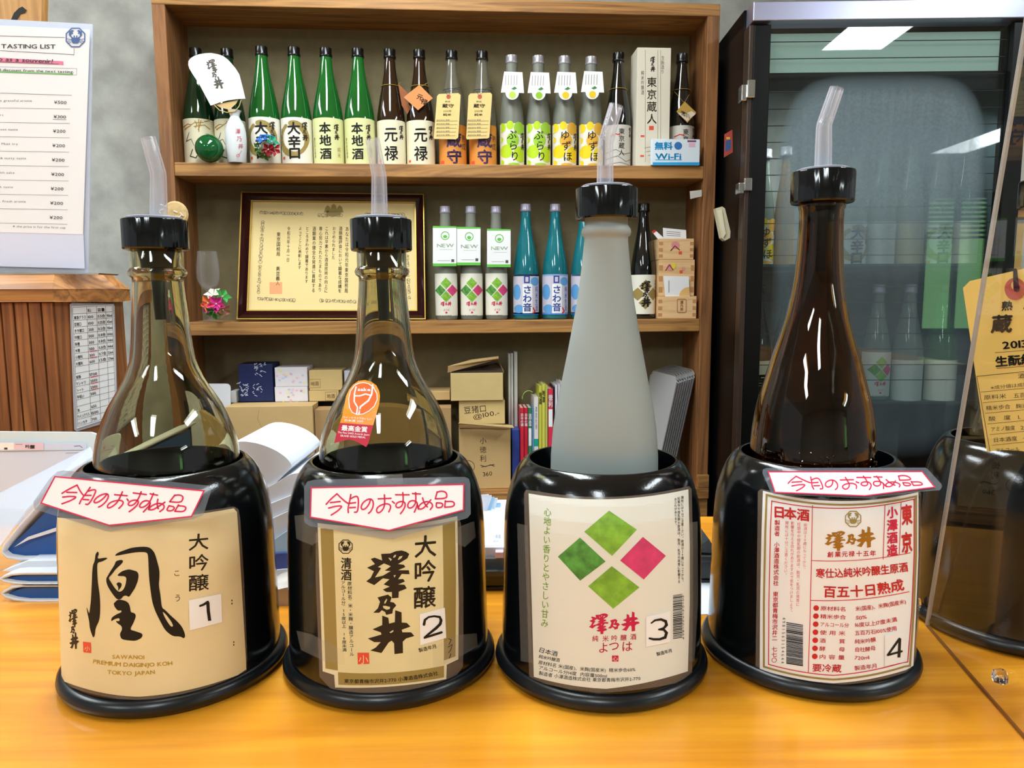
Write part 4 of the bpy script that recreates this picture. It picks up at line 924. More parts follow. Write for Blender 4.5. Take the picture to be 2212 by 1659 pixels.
MB().tube([Vector((0,0,0)) + (S(at_s(x,y,-.002)[0], -.002, at_s(x,y,-.002)[1]) - fan.location) for x, y in ((462,226),(474,238),(490,243),(508,240),(517,229),(521,216))], .0011, 6).build('fan_hoop', BAM, fan).data.transform(Matrix.Rotation(-YAW, 4, 'Z'))
def star_flower(parent, c, n, R, mat, ctr):
    """folded paper blossom: five creased pointed petals around n"""
    n = Vector(n).normalized(); a = n.cross(Vector((0,0,1))).normalized(); b = n.cross(a); m = MB(); c = Vector(c)
    for k in range(5):
        t0 = 2*pi*k/5 + .3; tip = c + (a*cos(t0) + b*sin(t0))*R + n*R*.25
        l = c + (a*cos(t0-.55) + b*sin(t0-.55))*R*.62 + n*R*.30; r = c + (a*cos(t0+.55) + b*sin(t0+.55))*R*.62 + n*R*.30
        mid = c + (a*cos(t0) + b*sin(t0))*R*.5 + n*R*.02; m.add([c - n*R*.1, l, tip, mid, r], [(0,1,3),(1,2,3),(3,2,4),(0,3,4)])
    m.build('paper_blossom', mat, parent)
    MB().lathe([(0,R*.22),(R*.10,R*.12),(R*.12,0)], 5, T=Matrix.Translation(c) @ n.to_track_quat('Z','Y').to_matrix().to_4x4()).build('blossom_centre', ctr, parent)
def kusudama(label, px, py, v, z, R, cols, dirs):
    t = thing('folded_paper_ball', label, 'paper ornament', (0,0,0), YAW); put(t, px, py, v, z)
    MB().lathe([(R*.45*sin(pi*k/6), R*.9 - R*.45*cos(pi*k/6)) for k in range(7)], 10).build('ball_core', pbr('paper_core_grey', (150,150,130), .7), t)
    for c_, (dx, dz) in zip(cols, dirs):
        d = Vector((dx, -math.sqrt(max(.05, 1-dx*dx-dz*dz)), dz)); m_ = pbr('fold_%d_%d_%d' % c_, c_, .55)
        star_flower(t, Vector((0,0,R*.95)) + d*R*.58, d, R*.47, m_, pbr('fold_pale', (236,226,220), .6))
    return t
kusudama('folded paper ball of small blue, teal, olive and red blossoms', 578, 320, .002, SHELF1, .0390, [(40,110,190),(40,160,130),(70,120,50),(170,36,46),(60,140,190),(200,50,60),(90,140,60)], [(-.25,.62),(.62,.42),(-.72,-.25),(.28,-.4),(.1,.95),(.8,-.3),(-.2,-.85)])
kusudama('folded paper ball of white, orange, pink and green blossoms', 470, 660, .005, SHELF2, .0480, [(226,222,206),(60,160,70),(240,112,40),(240,50,160),(70,170,60),(200,90,150),(214,150,120)], [(-.15,.78),(.62,.6),(-.5,.05),(.2,-.02),(-.1,-.68),(-.75,-.45),(.6,-.55)])

# ------------------------------------------------------------------ second shelf
GLS = film('wine_glass', (240,240,244), .02, .03, .22)
wg = thing('wine_glass', 'empty stemmed wine glass behind the folded paper ball', 'glass', (0,0,0), YAW); put(wg, 448, 560, .085, SHELF2)
prw = [(0,.0),(.026,.0),(.026,.002),(.006,.004),(.0034,.010),(.0034,.070),(.008,.076),(.020,.086),(.0275,.102),(.0290,.120),(.0265,.150),(.0235,.172),(.0225,.172),(.0255,.150),(.028,.120),(.0265,.103),(.019,.088),(.0,.080)]
MB().lathe([(r, z*1.04) for r, z in prw], 36).build('bowl_and_stem', GLS, wg)
# framed certificate leaning on the back
p0 = S(0,.035,SHELF2); p1_ = S(0,.105,.477); nF = (p1_ - p0).cross(SX).normalized(); nF = nF if nF.y < 0 else -nF
MF = plane_map(p0, nF)
cf = thing('framed_certificate', 'certificate with vertical calligraphy in a glossy dark red-brown frame', 'picture', S(at_s(716,690,.04)[0], .045, SHELF2), YAW)
FRM = pbr('frame_lacquer', (44,14,16), .10, coat=.6); FGD = pbr('frame_gold', (190,154,70), .35, metal=.7)
def ringpoly(out, inn, name, mat, off, th): 
    P = Print(); n = len(out)
    P.raw(out + inn, [(i, (i+1)%n, n+(i+1)%n, n+i) for i in range(n)], mat); o = P.build(name, MF, cf, off=off)
    md = o.modifiers.new('thickness', 'SOLIDIFY'); md.thickness = th; md.offset = -1; return o
O1 = [(520.8,416.9),(915.6,421.7),(919.5,692.7),(511,692.7)]; I1 = [(545,437.6),(895.6,441),(899,672),(535.5,672)]
lerp2 = lambda A, B, t: [tuple(Vector(a).lerp(Vector(b), t)) for a, b in zip(A, B)]
ringpoly(O1, lerp2(O1, I1, .10), 'outer_gold_bead', FGD, .011, .010)
a_ = lerp2(O1, I1, .10); b_ = lerp2(O1, I1, .88)
fr_ = MB(); mid_ = lerp2(O1, I1, .45)
for A, B, oa, ob in ((a_, mid_, .010, .016), (mid_, b_, .016, .006)):
    for i in range(4):
        j = (i+1) % 4; fr_.add([MF(*A[i], oa), MF(*A[j], oa), MF(*B[j], ob), MF(*B[i], ob)], [(0,1,2,3)])
        fr_.add([MF(*A[i], -.006), MF(*A[j], -.006), MF(*A[j], oa), MF(*A[i], oa)], [(0,1,2,3)])
fr_.build('frame', FRM, cf, world=True)
ringpoly(b_, I1, 'inner_gold_bead', FGD, .007, .006)
cf.location.z += 0
cert = flat('certificate_paper', I1, MF, pbr('certificate_cream', (232,206,140), .6, noise=(8,.03)), cf, .002)
MOT = ink('mottle_grey', 160,140,104); P = Print(); random.seed(21)
def border(x0, y0, x1, y1, n):
    for k in range(n):
        t_ = (k + random.random()*.5)/n; x = x0+(x1-x0)*t_; y = y0+(y1-y0)*t_
        P.ring(x, y, random.uniform(2,4.5), random.uniform(2,4), 1.1, MOT, 8); P.disc(x+random.uniform(-3,3), y+random.uniform(-3,3), 1.6, 2.2, MOT, 6)
border(564,462,655,465,16); border(690,468,740,468,8); border(790,466,875,467,14); border(568,480,558,640,22); border(558,648,640,652,14); border(690,652,770,655,12); border(876,470,884,650,24)
for dx in (-13,0,13): P.poly([(721+dx-8,462),(721+dx-5,451-(4 if dx==0 else 0)),(721+dx,446-(3 if dx==0 else 0)),(721+dx+5,451-(4 if dx==0 else 0)),(721+dx+8,462)], GOLDD, lay=1)
P.poly([(704,458),(738,458),(735,468),(721,471),(707,468)], GOLDD, lay=1)
txts = [('東京国税局長 美並義人',602,504,620,9),('令和元年十月一日',624,492,569,7),('よってここに表彰します',649,492,585,7.5),('ところきわめて顕著であります',664,492,615,7.5),('酒類業の健全な発達に貢献する',679,492,635,8),('専心努力されたたまものであり',693,492,634,7.5),
        ('これは平素から酒造技術の向上に',706,492,636,8),('おさめられました',722,492,564,7.5),('酒類鑑評会において顕著な成績を',736,492,636,8),('あなたは令和元年東京国税局',750,492,636,8)]
glyphs('鑑評類達努力専')
for tx, x, y0, y1, wd in txts: P.vtext(tx, (x,y0), (x-2,y1), wd, KD, .005)
P.rect(582.5,612.5,609.5,637.5, ink('pale_vermilion', 234,160,110), 0)
P.build('certificate_print', MF, cert, .0024, lift=.0003); cf.location.z += .0035
# frosted bottles with four diamonds
yo = rep(sake('sake_bottle', .290,.0285, GREYG, CAPL, '', 'frosted bottles with four-diamond labels', caph=.018, capr=.0135, labh=.108, labmat=LW, printer=pr_yotsuha, foot=.011, prof=[(0,0),(.026,0),(.0283,.004),(.0285,.012),(.0285,.13),(.0275,.150),(.0245,.175),(.0200,.200),(.0162,.224),(.0140,.245),(.0128,.270)]),
    [(963,'frosted bottle with four-diamond label, next to the picture frame',0),(1018,'frosted bottle with four-diamond label, in the middle of its three',0),(1072,'frosted bottle with four-diamond label, beside the teal bottles',0)], 560, .055, SHELF2)
GBAND = ink('fresh_green', 104,196,74)
def newtag(x0, x1, y0, y1, lab):
    def pr(P):
        P.poly([(x0,y0),(x1,y0+1),(x1,y0+4),(x0,y0+4)], GBAND); P.rect(x0,y1-6,x1,y1, GBAND); cx_ = (x0+x1)/2 + 1
        P.ring(cx_, y0+21, 8.5,8.5, 1.6, GBAND, 20); P.disc(cx_, y0+23, 4.5, 3.5, GBAND, 10, 1); P.text('NEW', (x0+8,y0+46), (x1-5,y0+46), 11, ink('pale_green', 204,226,192), .01); P.line([(x0+14,y0+51),(x1-8,y0+51)], .7, ink('pale_green2', 190,214,180), round_=False)
        P.line([(x0+10,y1-12),(x1-14,y1-12)], .6, KG, round_=False); P.rect(x1-11,y1-15,x1-5,y1-9, KG, 1)
    o = hang_tag(lab, [(x0,y0),(x1,y0+1),(x1,y1),(x0,y1)], pr, PAPER, .018, 'white and green neck cards')
newtag(935,986,488,575,'white card with green edges on the bottle next to the picture frame'); newtag(987,1038,490,573,'white card with green edges on the middle frosted bottle'); newtag(1052,1103,494,577,'white card with green edges hanging nearest the teal bottles')
rep(sake('sake_bottle', .2965,.0330, TEAL, CAPL, '', 'teal bottles with blue and white labels', caph=.019, capr=.0138, labh=.103, labmat=LW, printer=pr_sawane, foot=.013),
    [(1136,'teal bottle with blue wash label, beside the frosted bottles',0),(1199,'teal bottle with blue wash label, second of three',0),(1261,'teal bottle mostly hidden behind the frosted tasting bottle',0)], 560, .055, SHELF2)
kb = rep(sake('sake_bottle', .299,.0330, BLKG, CAPK, '', 'dark bottles on the second shelf', labh=.102, labmat=LW, printer=pr_dia, foot=.012),
    [(1389,'black bottle with gold diamonds on its white label, beside the wooden cups',0)], 560, .055, SHELF2)
# wooden square cups
MASU = wood('cypress', (222,176,120), (240,200,148), 0, 1.2, .6); MASUJ = pbr('cypress_end', (196,140,88), .7)
def masu(label, px0, px1, y0, y1, v, zb, turn=0, rotv=0, printer=None, depth=.075):
    u0, zt = at_s(px0, y0, v); u1, _ = at_s(px1, y1, v); hw = (u1-u0)/2; t = thing('wooden_cup', label, 'wooden cup', S((u0+u1)/2, v, zb), YAW + radians(turn), 'square wooden sake cups'); h = zt - zb; th = .007
    MB().box(-hw,hw,0,th,0,h).build('front_board', MASU, t, .0006); MB().box(-hw,hw,depth-th,depth,0,h).build('rear_board', MASU, t, .0006)
    MB().box(-hw,-hw+th,th,depth-th,0,h).build('side_board', MASU, t, .0006); MB().box(hw-th,hw,th,depth-th,0,h).build('side_board', MASU, t, .0006); MB().box(-hw+th,hw-th,th,depth-th,.002,.008).build('base_board', MASU, t)
    j = MB()
    for sx_ in (-1,1):
        for k in range(3): a, b = sorted((sx_*hw, sx_*(hw-.010))); j.box(a,b,-.0006,.0005,h*(.10+.30*k),h*(.25+.30*k))
    j.build('finger_joints', MASUJ, t)
    if printer: P = Print(); printer(P); M_ = plane_map(t.location + Matrix.Rotation(YAW+radians(turn),3,'Z') @ Vector((0,-.0005,0)), Matrix.Rotation(YAW+radians(turn),3,'Z') @ Vector((0,-1,0))); P.build('brand_mark', M_, t, .0002)
    return t, zt
PKM = ink('faded_pink', 226,150,150); BRN_I = ink('burnt', 168,104,52)
z_ = SHELF2
def p_low(P): P.line(rounded(1463,646,1482,675,3), 1.2, BRN_I, closed=True); P.vtext('澤乃井', (1472.5,649), (1472.5,672), 7, BRN_I, .02)
m1, z1_ = masu('lowest wooden cup of the stack, with a burnt rectangular mark', 1423,1503,640,689,.012,SHELF2,-3,printer=p_low)
def p_m3(P): P.disc(1448,578,8,7,PKM,12); P.disc(1455,574,5,7, ink('sun_yellow', 232,214,70),12,1); P.line([(1438,584),(1446,572),(1454,583)], 2, ink('maroon', 140,50,70), 1); P.disc(1476,580,4,4,PKM,10); P.rect(1468,584,1474,590, STAMP)
m3, z3_ = masu('middle tall wooden cup with faded pink and yellow pictures', 1424,1499,561,640,.022,z1_+.0005,0,printer=p_m3)
def p_m4(P): P.disc(1459,529,9,8,PKM,14); P.line([(1449,541),(1458,531),(1468,540)], 2, ink('maroon2', 130,44,50), 1); P.rect(1466,543,1473,549, STAMP)
m4, z4_ = masu('topmost wooden cup of the stack, holding small cards', 1424,1498,515.5,560.5,.022,z3_+.0005,0,printer=p_m4)
def card_thing(label, pts, v, mat, th=.001, pr=None, cat='card', name='card', group=None):
    M = shelf_map(v); o = flat(name, pts, M, mat, None, 0, th); tag(o, label, cat, group)
    if pr: P = Print(); pr(P); P.build('print', M, o, .0003, lift=.0002)
    return o
card_thing('pale printed card standing in the topmost wooden cup', [(1432,492),(1482,497),(1483,520),(1433,520)], .045, PAPER, pr=lambda P: [P.line([(1440,500+4*k),(1470,502+4*k)], .8, KG, round_=False) for k in range(3)])
card_thing('narrow slanted white strip with a red end in the topmost cup', [(1408,500),(1414,496),(1434,514),(1432,522),(1424,520)], .040, PAPER, pr=lambda P: P.poly([(1408,500),(1414,496),(1418,499),(1412,504)], RED))
card_thing('white card with an orange quarter circle standing in the lowest cup', [(1433,596),(1488,597),(1490,642),(1437,641)], .016, PAPER, pr=lambda P: (P.poly([(1489,641)] + [(1489-22*cos(radians(a)), 641-21*sin(radians(a))) for a in range(0,91,15)], ink('peach', 236,190,120)), P.line([(1445,606),(1445,632)], 1.2, KG, round_=False)))
# ------------------------------------------------------------------ third shelf: boxes, books, trays
LEDGE = -.2596
KR = pbr('kraft_card', (204,170,114), .75, noise=(14,.05)); KR2 = pbr('kraft_card_pale', (212,184,124), .75, noise=(14,.05)); KR3 = pbr('kraft_card_dark', (176,140,92), .8, noise=(14,.05))
NAVY = pbr('navy_card', (20,34,84), .5); FLOR = pbr('floral_white', (228,224,232), .6)
# stacked cartons that carry the small boxes
def carton(name, label, px0, px1, y0, v, depth, mat, zb=None, y1=None, pr=None, turn=0, cat='box', grp=None):
    u0, zt = at_s(px0, y0, v); u1, z1 = at_s(px1, y1 or y0+50, v); zb = (z1 if y1 else LEDGE) if zb is None else zb
    t = thing(name, label, cat, S((u0+u1)/2, v, zb), YAW + radians(turn), grp); hw = (u1-u0)/2; h = zt-zb
    b = MB().box(-hw,hw,0,depth,0,h).build('box_body', mat, t, .0012)
    if pr: P = Print(); pr(P); R = Matrix.Rotation(YAW+radians(turn),3,'Z'); P.build('box_print', plane_map(t.location, R @ Vector((0,-1,0))), b, .0004, lift=.0002)
    return t, zt
bigc, zc = carton('cardboard_carton', 'large plain cardboard carton behind the first two bottles', 486,677,879,-.012,.075,KR)
M_ = shelf_map(-.012); P = Print(); P.line([(560,884),(556,905),(566,925),(578,950),(580,985)], .9, KR3, round_=False); P.build('crease', M_, bigc.children[0], .0004)
c2, zc2 = carton('cardboard_carton', 'wide cardboard carton behind the second tasting bottle', 679,975,885,.000,.060,KR3)
carton('kraft_parcel', 'low kraft box edge on the wide carton, left of the open box', 915,972,846,.045,.09,KR, y1=864)
def navy(P):
    random.seed(2); W = ink('splash', 200,206,226)
    for cx_, cy_, n in ((522,842,22),(560,795,20),(556,842,14)):
        for k in range(n): a = random.uniform(-11,11); b = random.uniform(-14,14); P.line([(cx_+a,cy_+b),(cx_+a+random.uniform(2,6),cy_+b+random.uniform(-5,5))], 1.3, W)
    P.line([(514,868),(590,866)], .8, ink('seam', 6,10,30), round_=False)
carton('gift_box', 'navy blue gift box with white splash pattern', 514,590,787,.065,.08,NAVY,zb=zc,pr=navy)
def flor(y0):
    def f(P):
        random.seed(int(y0))
        for k in range(16): P.disc(random.uniform(598,660), y0+random.uniform(5,34), 3, 2.4, random.choice((ink('petal_pink',236,196,206), ink('petal_blue',190,206,238), ink('petal_yellow',240,232,150))), 8)
    return f
z2 = carton('gift_box', 'pale floral gift box, lower one of the pair', 593,666,836,.065,.08,FLOR,zb=zc,pr=flor(836))[1]
carton('gift_box', 'pale floral gift box, upper one of the pair', 593,665,794,.065,.08,FLOR,zb=z2+.0004,pr=flor(794))
def kp(x, y): return lambda P: (P.line([(x,y),(x+24,y-1),(x+24,y+17),(x,y+18)], 1, KR3, closed=True, round_=False), P.text('地酒', (x+3,y+13), (x+21,y+12), 10, KR3, .02))
z2 = carton('gift_box', 'kraft paper box with a framed stamp, lower one of the pair', 667,733,844,.065,.08,KR2,zb=zc,pr=kp(703,847))[1]
carton('gift_box', 'kraft paper box with a framed stamp, upper one of the pair', 667,740,800,.065,.08,KR2,zb=z2+.0004,pr=kp(668,820))
carton('gift_box', 'pale blue-grey box between the kraft boxes and the second bottle', 743,765,801,.07,.07,pbr('pale_blue_card', (206,210,220), .6),zb=zc2)
carton('gift_box', 'small grey-white box beside the navy box', 497,512,845,.06,.05,pbr('greyish_card', (206,208,206), .6),zb=zc)
u_, z_ = at_s(474,829,.02); t = thing('plastic_board', 'rounded white plastic board sticking up left of the navy box', 'board', S(u_,.03,LEDGE), YAW)
flat('board_sheet', rounded(440,829,498,1030,9), shelf_map(.03), pbr('white_plastic', (222,224,228), .3), t, 0, .003)
dk = thing('dark_tray', 'dark flat tray lying under the second shelf board at the left', 'tray', S(at_s(440,745,.06)[0], .06, LEDGE), YAW)
MB().box(-.025,.03,0,.07,.215,.245).box(-.025,-.015,0,.07,0,.215).box(.02,.03,0,.07,0,.215).build('tray_body', pbr('dark_plastic', (18,20,26), .4), dk, .002)
# stack of three brown boxes with marker writing
MK = ink('marker_black', 60,44,30)
def boxc(P):
    for k, ch in enumerate('小徳利'): P.glyph(ch, (1036,958+19*k), (15,0), (0,-15), MK, 0)
    P.line([(1038,1005),(1048,1008),(1060,1004),(1068,1007)], 1.4, MK); P.line([(1040,1009),(1068,1003)], 1.2, MK); P.text('360', (1043,1029), (1064,1027), 13, MK, 0); P.ring(1012,1008,13,13,1, MK, 18)
cc, z3c = carton('cardboard_carton', 'tall brown carton with marker writing and a lifted lid, lowest of the stack', 991,1103,927,.030,.07,KR,pr=boxc)
ub = lambda px, py, v: S(at_s(px,py,v)[0], v, at_s(px,py,v)[1])
def flap(t, pts, mat, name='flap', th=.003):
    m = MB(); fr = [Vector(p) for p in pts]; nn = (fr[1]-fr[0]).cross(fr[2]-fr[0]).normalized()*th
    m.slab(fr, [p + nn for p in fr]); m.build(name, mat, t, world=True)
flap(cc, [ub(990,914,.02), ub(1106,918,.02), ub(1110,922,-.02), ub(992,912,.0)], KR2); flap(cc, [ub(992,925,.029), ub(992,913,.028), ub(1106,921,.028), ub(1101,927,.029)], KR3)
def boxb(P): P.text('豆猪口', (1002,893), (1052,888), 17, MK, 0); P.text('@100.-', (1022,906), (1086,894), 14, MK, 0)
cb, z3b = carton('cardboard_carton', 'small brown carton with a handwritten price, middle of the stack', 991,1091,866,.030,.095,KR2,zb=z3c+.012,pr=boxb)
u_, z_ = at_s(1080,863.5,.03)
ca, z3a = carton('cardboard_carton', 'open-topped brown carton on top of the stack', 973,1087,806,.022,.10,KR2,zb=z3b+.001)
sbx = pbr('carton_inside_shade', (60,44,28), .9)  # dark brown sheet: shade in the open carton put into the colour
flap(ca, [ub(967,805,.021), ub(968,791,.02), ub(1077,770,.03), ub(1077,776,.03)], KR3); flap(ca, [ub(967,791,.02), ub(1020,776,.05), ub(1077,769,.05), ub(1077,772,.02)], KR)
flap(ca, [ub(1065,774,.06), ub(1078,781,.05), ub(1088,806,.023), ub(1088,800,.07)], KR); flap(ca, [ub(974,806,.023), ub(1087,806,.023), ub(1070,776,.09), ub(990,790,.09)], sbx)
# white panels, books
for k, (x0, x1, yt, lab) in enumerate(((1098,1102.5,764,'thin white upright board, first of three'),(1103.5,1108.5,763,'thin white upright board, middle of three'),(1110.5,1117.5,760,'thin white upright board, tallest of three'))):
    a, zt = at_s(x0,yt,.106); b, _ = at_s(x1,yt,.106)
    t = thing('foam_board', lab, 'board', S((a+b)/2,.106,LEDGE), YAW, 'white boards beside the carton stack')
    MB().box(-(b-a)/2,(b-a)/2,0,.036,0,zt-LEDGE).build('board_sheet', pbr('board_white', (222,222,214), .5), t, .0005)
carton('blue_file_box', 'deep blue plastic box between the cartons and the red books', 1106,1122.5,928,.05,.05,pbr('blue_plastic', (52,76,160), .4), cat='file box')
books = [(1124,1131.5,881,(214,40,62),'red paperback, outer one of the red pair','日本の酒'),(1132.5,1140,881,(204,36,58),'red paperback, inner one of the red pair','日本の酒'),(1141,1149,881,(52,128,84),'green book with a white spine panel','酒造'),(1149.8,1153,884,(120,160,214),'thin pale blue booklet between the green and white books',''),
 (1153.5,1163,858,(232,224,222),'white book with a teal foot on its spine',''),(1164,1170.5,834,(206,204,70),'yellow book, first one of the three','地酒'),(1171,1177.5,830,(214,210,90),'yellow book, middle one of the three','地酒'),(1178,1183,832,(196,190,90),'yellow book, last one of the three',''),(1184,1194.5,840,(220,52,78),'tall red book with a white spine label','徳利'),
 (1195.5,1198,836,(30,28,34),'thin black booklet beside the tall red book',''),(1199,1204,832,(224,220,226),'white booklet, first of the three near the bottle',''),(1205,1210,830,(214,208,214),'white booklet, middle of the three near the bottle',''),(1211,1217,826,(230,226,226),'white booklet, last of the three near the bottle','')]
for x0, x1, yt, c_, lab, tx in books:
    a, zt = at_s(x0,yt,.04); b, _ = at_s(x1,yt,.04); hw = (b-a)/2; hh = zt-LEDGE
    t = thing('book', lab, 'book', S((a+b)/2,.04,LEDGE), YAW, 'books standing in the third shelf'); cm = pbr('cover_%d_%d_%d' % c_, c_, .45)
    MB().box(-hw,hw,0,.0015,0,hh).box(-hw,-hw+.0006,0,.09,0,hh).box(hw-.0006,hw,0,.09,0,hh).build('cover', cm, t)
    MB().box(-hw+.0007,hw-.0007,.0018,.088,.001,hh-.003).build('pages', pbr('book_pages', (226,220,200), .8), t)
    if tx or 'teal' in lab:
        P = Print(); M_ = shelf_map(.04); xm = (x0+x1)/2
        if tx: P.vtext(tx, (xm,yt+12), (xm,yt+40), (x1-x0)*.9, PAPER if sum(c_) < 420 else KD, .03)
        if 'white spine' in lab: P.rect(x0+1,yt+44,x1-1,yt+82, PAPER, 1)
        if 'teal' in lab: P.rect(x0,yt+90,x1,yt+106, ink('teal', 30,160,140)); P.vtext('酒造元禄', (xm,yt+20), (xm,yt+70), 5, KD)
        P.build('spine_print', M_, t.children[0], .0003)
arcm = MB().tube([ub(1130+14*(1-cos(a))-2, 862-18*sin(a)*1.0, .05) for a in [pi*k/10 for k in range(8)]], .0013, 6).build('green_wire', pbr('green_cord', (150,190,80), .5)); tag(arcm, 'light green wire hoop arching over the red paperbacks', 'wire')
# metal trays leaning at the right end
TRAY = pbr('brushed_tray', (200,200,200), .32, metal=.4); 
for k in range(8):
    t = thing('metal_tray', ['silver metal tray at the front of the leaning row, its face visible','second silver metal tray of the leaning row','third silver metal tray of the leaning row','fourth silver metal tray of the leaning row','fifth silver metal tray of the leaning row','sixth silver metal tray of the leaning row','seventh silver metal tray of the leaning row','last silver metal tray, against the shelf side'][k], 'tray', S(.385+.0060*k, .022, LEDGE+.001), YAW, 'silver trays leaning in a row')
    lean = radians(11.5); hgt = .300 + .002*k; w_ = .17
    R_ = Matrix.Rotation(lean, 4, 'Y') @ Matrix.Rotation(radians(27), 4, 'Z')
    pr = rounded(0, 0, w_*.62, hgt, .018, 4)
    f_ = [R_ @ Vector((0, y, z)) for y, z in pr]; b_ = [R_ @ Vector((.0022, y, z)) for y, z in pr]
    m = MB(); m.slab(f_, b_); m.build('tray_plate', TRAY, t)
    m = MB(); L_ = [R_ @ Vector((.0, y, z)) for y, z in pr] + [R_ @ Vector((.0, pr[0][0], pr[0][1]))]; m.tube(L_, .0024, 6, caps=False); m.build('tray_rim', pbr('tray_rim', (206,206,206), .2, metal=.8), t)
    mn = min((o_.matrix_basis @ v.co).z for o_ in t.children for v in o_.data.vertices); t.location.z += .0004 - mn
# small fixed things on the shelf frame
st = flat('door_sticker', [(388,393),(408,398),(409,480),(389,478)], shelf_map(.10), PAPER, None, 0, .001); tag(st, 'small white poster with red lettering on the left inner side of the shelf', 'poster')
P = Print(); P.vtext('地酒日本', (400,402), (400,455), 7, RED, .02); P.vtext('澤乃井', (394,430), (394,465), 5, KD); P.build('print', shelf_map(.10), st, .0004)
t = thing('straw_ornament', 'beige straw ornament hanging beside the shelf behind the first cap', 'ornament', S(at_s(372,440,-.02)[0], -.02, .44), YAW)
MB().lathe([(0,-.004),(.027,-.004),(.031,0),(.027,.004),(0,.004)], 20, T=Matrix.Translation((0.006,0,.01)) @ Matrix.Rotation(pi/2,4,'X')).build('straw_disc', pbr('straw', (210,176,122), .8, noise=(80,.2)), t)
m = MB(); random.seed(8)
for k in range(12): a = Vector((random.uniform(-.03,.03),-.006,random.uniform(-.02,.03))); m.tube([a, a+Vector((random.uniform(-.012,.012),-.002,random.uniform(-.01,.01)))], .0016, 5)
o = m.build('paper_shreds', pbr('straw_pale', (228,214,190), .8), t); o['kind'] = 'stuff'
tape = flat('price_tape', [(1490,413),(1516,410),(1516,424),(1491,430)], shelf_map(.0), pbr('white_tape', (206,200,190), .5), None, .001, .0005); tag(tape, 'short white tape piece under the first shelf board at the right', 'tape')

# ------------------------------------------------------------------ left: cabinet, menu, price sheet
YC = 1.0
CABW = wood('cabinet_wood', (112,62,28), (166,104,54), 2, 1.0, .5); CABT = wood('cabinet_top', (124,76,36), (190,128,64), 0, 1.0, .45)
def P3(x, y, Y=YC): return at_y(x, y, Y)
xr = P3(130,800).x; xe = P3(252,800,YC+.07).x
cab = thing('wooden_cabinet', 'brown slatted wooden cabinet with chamfered corner at the left', 'cabinet', (xr-.3, YC, -.9))
zt_, zm_, zb_ = P3(60,591,YC).z, P3(60,625,YC).z, P3(60,652,YC).z
bw = (xe - xr)
plan = lambda o, x0=-1.25: [(x0, YC-o), (xr+o*.4, YC-o), (xe+o, YC+.07-o*.3), (xe+o, YC+.10), (x0, YC+.10)]
def prism(outline_b, zb, outline_t, zt): 
    return MB().slab([(x,y,zb) for x,y in outline_b], [(x,y,zt) for x,y in outline_t])
prism(plan(0.0), -.9, plan(0.0), zb_+.002).build('carcass', CABW, cab, world=True)
prism(plan(.012), zb_, plan(.012), zm_).build('top_fascia', CABT, cab, bevel=.001, world=True)
prism(plan(.012), zm_, plan(-.012), zt_).build('top_bevel', CABT, cab, world=True)
edges_ = [-60,-28,0,28,58,88,118]
x_ = [P3(px,800).x for px in (-45,-13,18,46,76,104,130)]
for a, b in zip(x_, x_[1:]): MB().box(a+.0012, b-.0012, YC-.005, YC, -.9, zb_-.001).build('slat', CABW, cab, .0008, world=True)
# price sheet on the chamfer
nC = Vector(((YC+.07)-YC, -(bw), 0)).normalized(); nC = Vector((.07, -bw, 0)).normalized()
MC = plane_map((xr, YC, 0), nC)
ps = flat('price_sheet', [(151,657),(156,654),(246,656),(248,662),(254,900),(252,906),(166,932),(161,928)], MC, pbr('sheet_film', (196,192,200), .2), None, .004, .0008); tag(ps, 'laminated white price table taped to the cabinet corner', 'price sheet')
P = Print(); P.poly([(155,662),(244,658),(252,898),(166,926)], PAPER)
def pc(u, v): a = Vector((155,664)).lerp(Vector((244,660)), u); b = Vector((166,922)).lerp(Vector((252,896)), u); return tuple(a.lerp(b, v))
rws = [('','税込','容量',''),('清酒グラス','100','0.5合','90ml'),('豆猪口','100','0.25合','45ml'),('きき猪口','200','0.5合','90ml'),('中猪口','500','0.8合','144ml'),('朱徳','300','0.8合','144ml'),('木徳','300','0.8合','144ml'),('小徳利','300','0.7合','126ml'),('大徳利','600','1.5合','270ml'),('','','',''),('前掛','1700','',''),('Tシャツ','2000','',''),('トート','2000','',''),('手拭い','500','',''),('','','',''),('本','650','',''),('ワイングラス','1500','',''),('ハンカチ','700','','')]
glyphs('朱木容ポ')
NR = len(rws)
for r in range(NR+1): P.line([pc(.02,r/NR), pc(.98,r/NR)], .7, KG, 1, round_=False)
for u in (.02,.36,.60,.82,.98): P.line([pc(u,0), pc(u,1)], .7, KG, 1, round_=False)
for r, (a, b, c_, d_) in enumerate(rws):
    v = (r+.82)/NR
    for tx, u0, u1 in ((a,.04,.04+.06*min(len(a),5)),(b,.38,.38+.045*max(len(b),2)),(c_,.62,.80),(d_,.84,.97)):
        if tx: P.text(tx, pc(u0,v), pc(u1,v), 8, KD, .02, lay=1)
    if r in (6,7,10,11,12): P.line([pc(.40,v+.01), pc(.57,v+.01)], 1.6, RED, 2, round_=False)
P.build('print', MC, ps, .0052, lift=.0003)
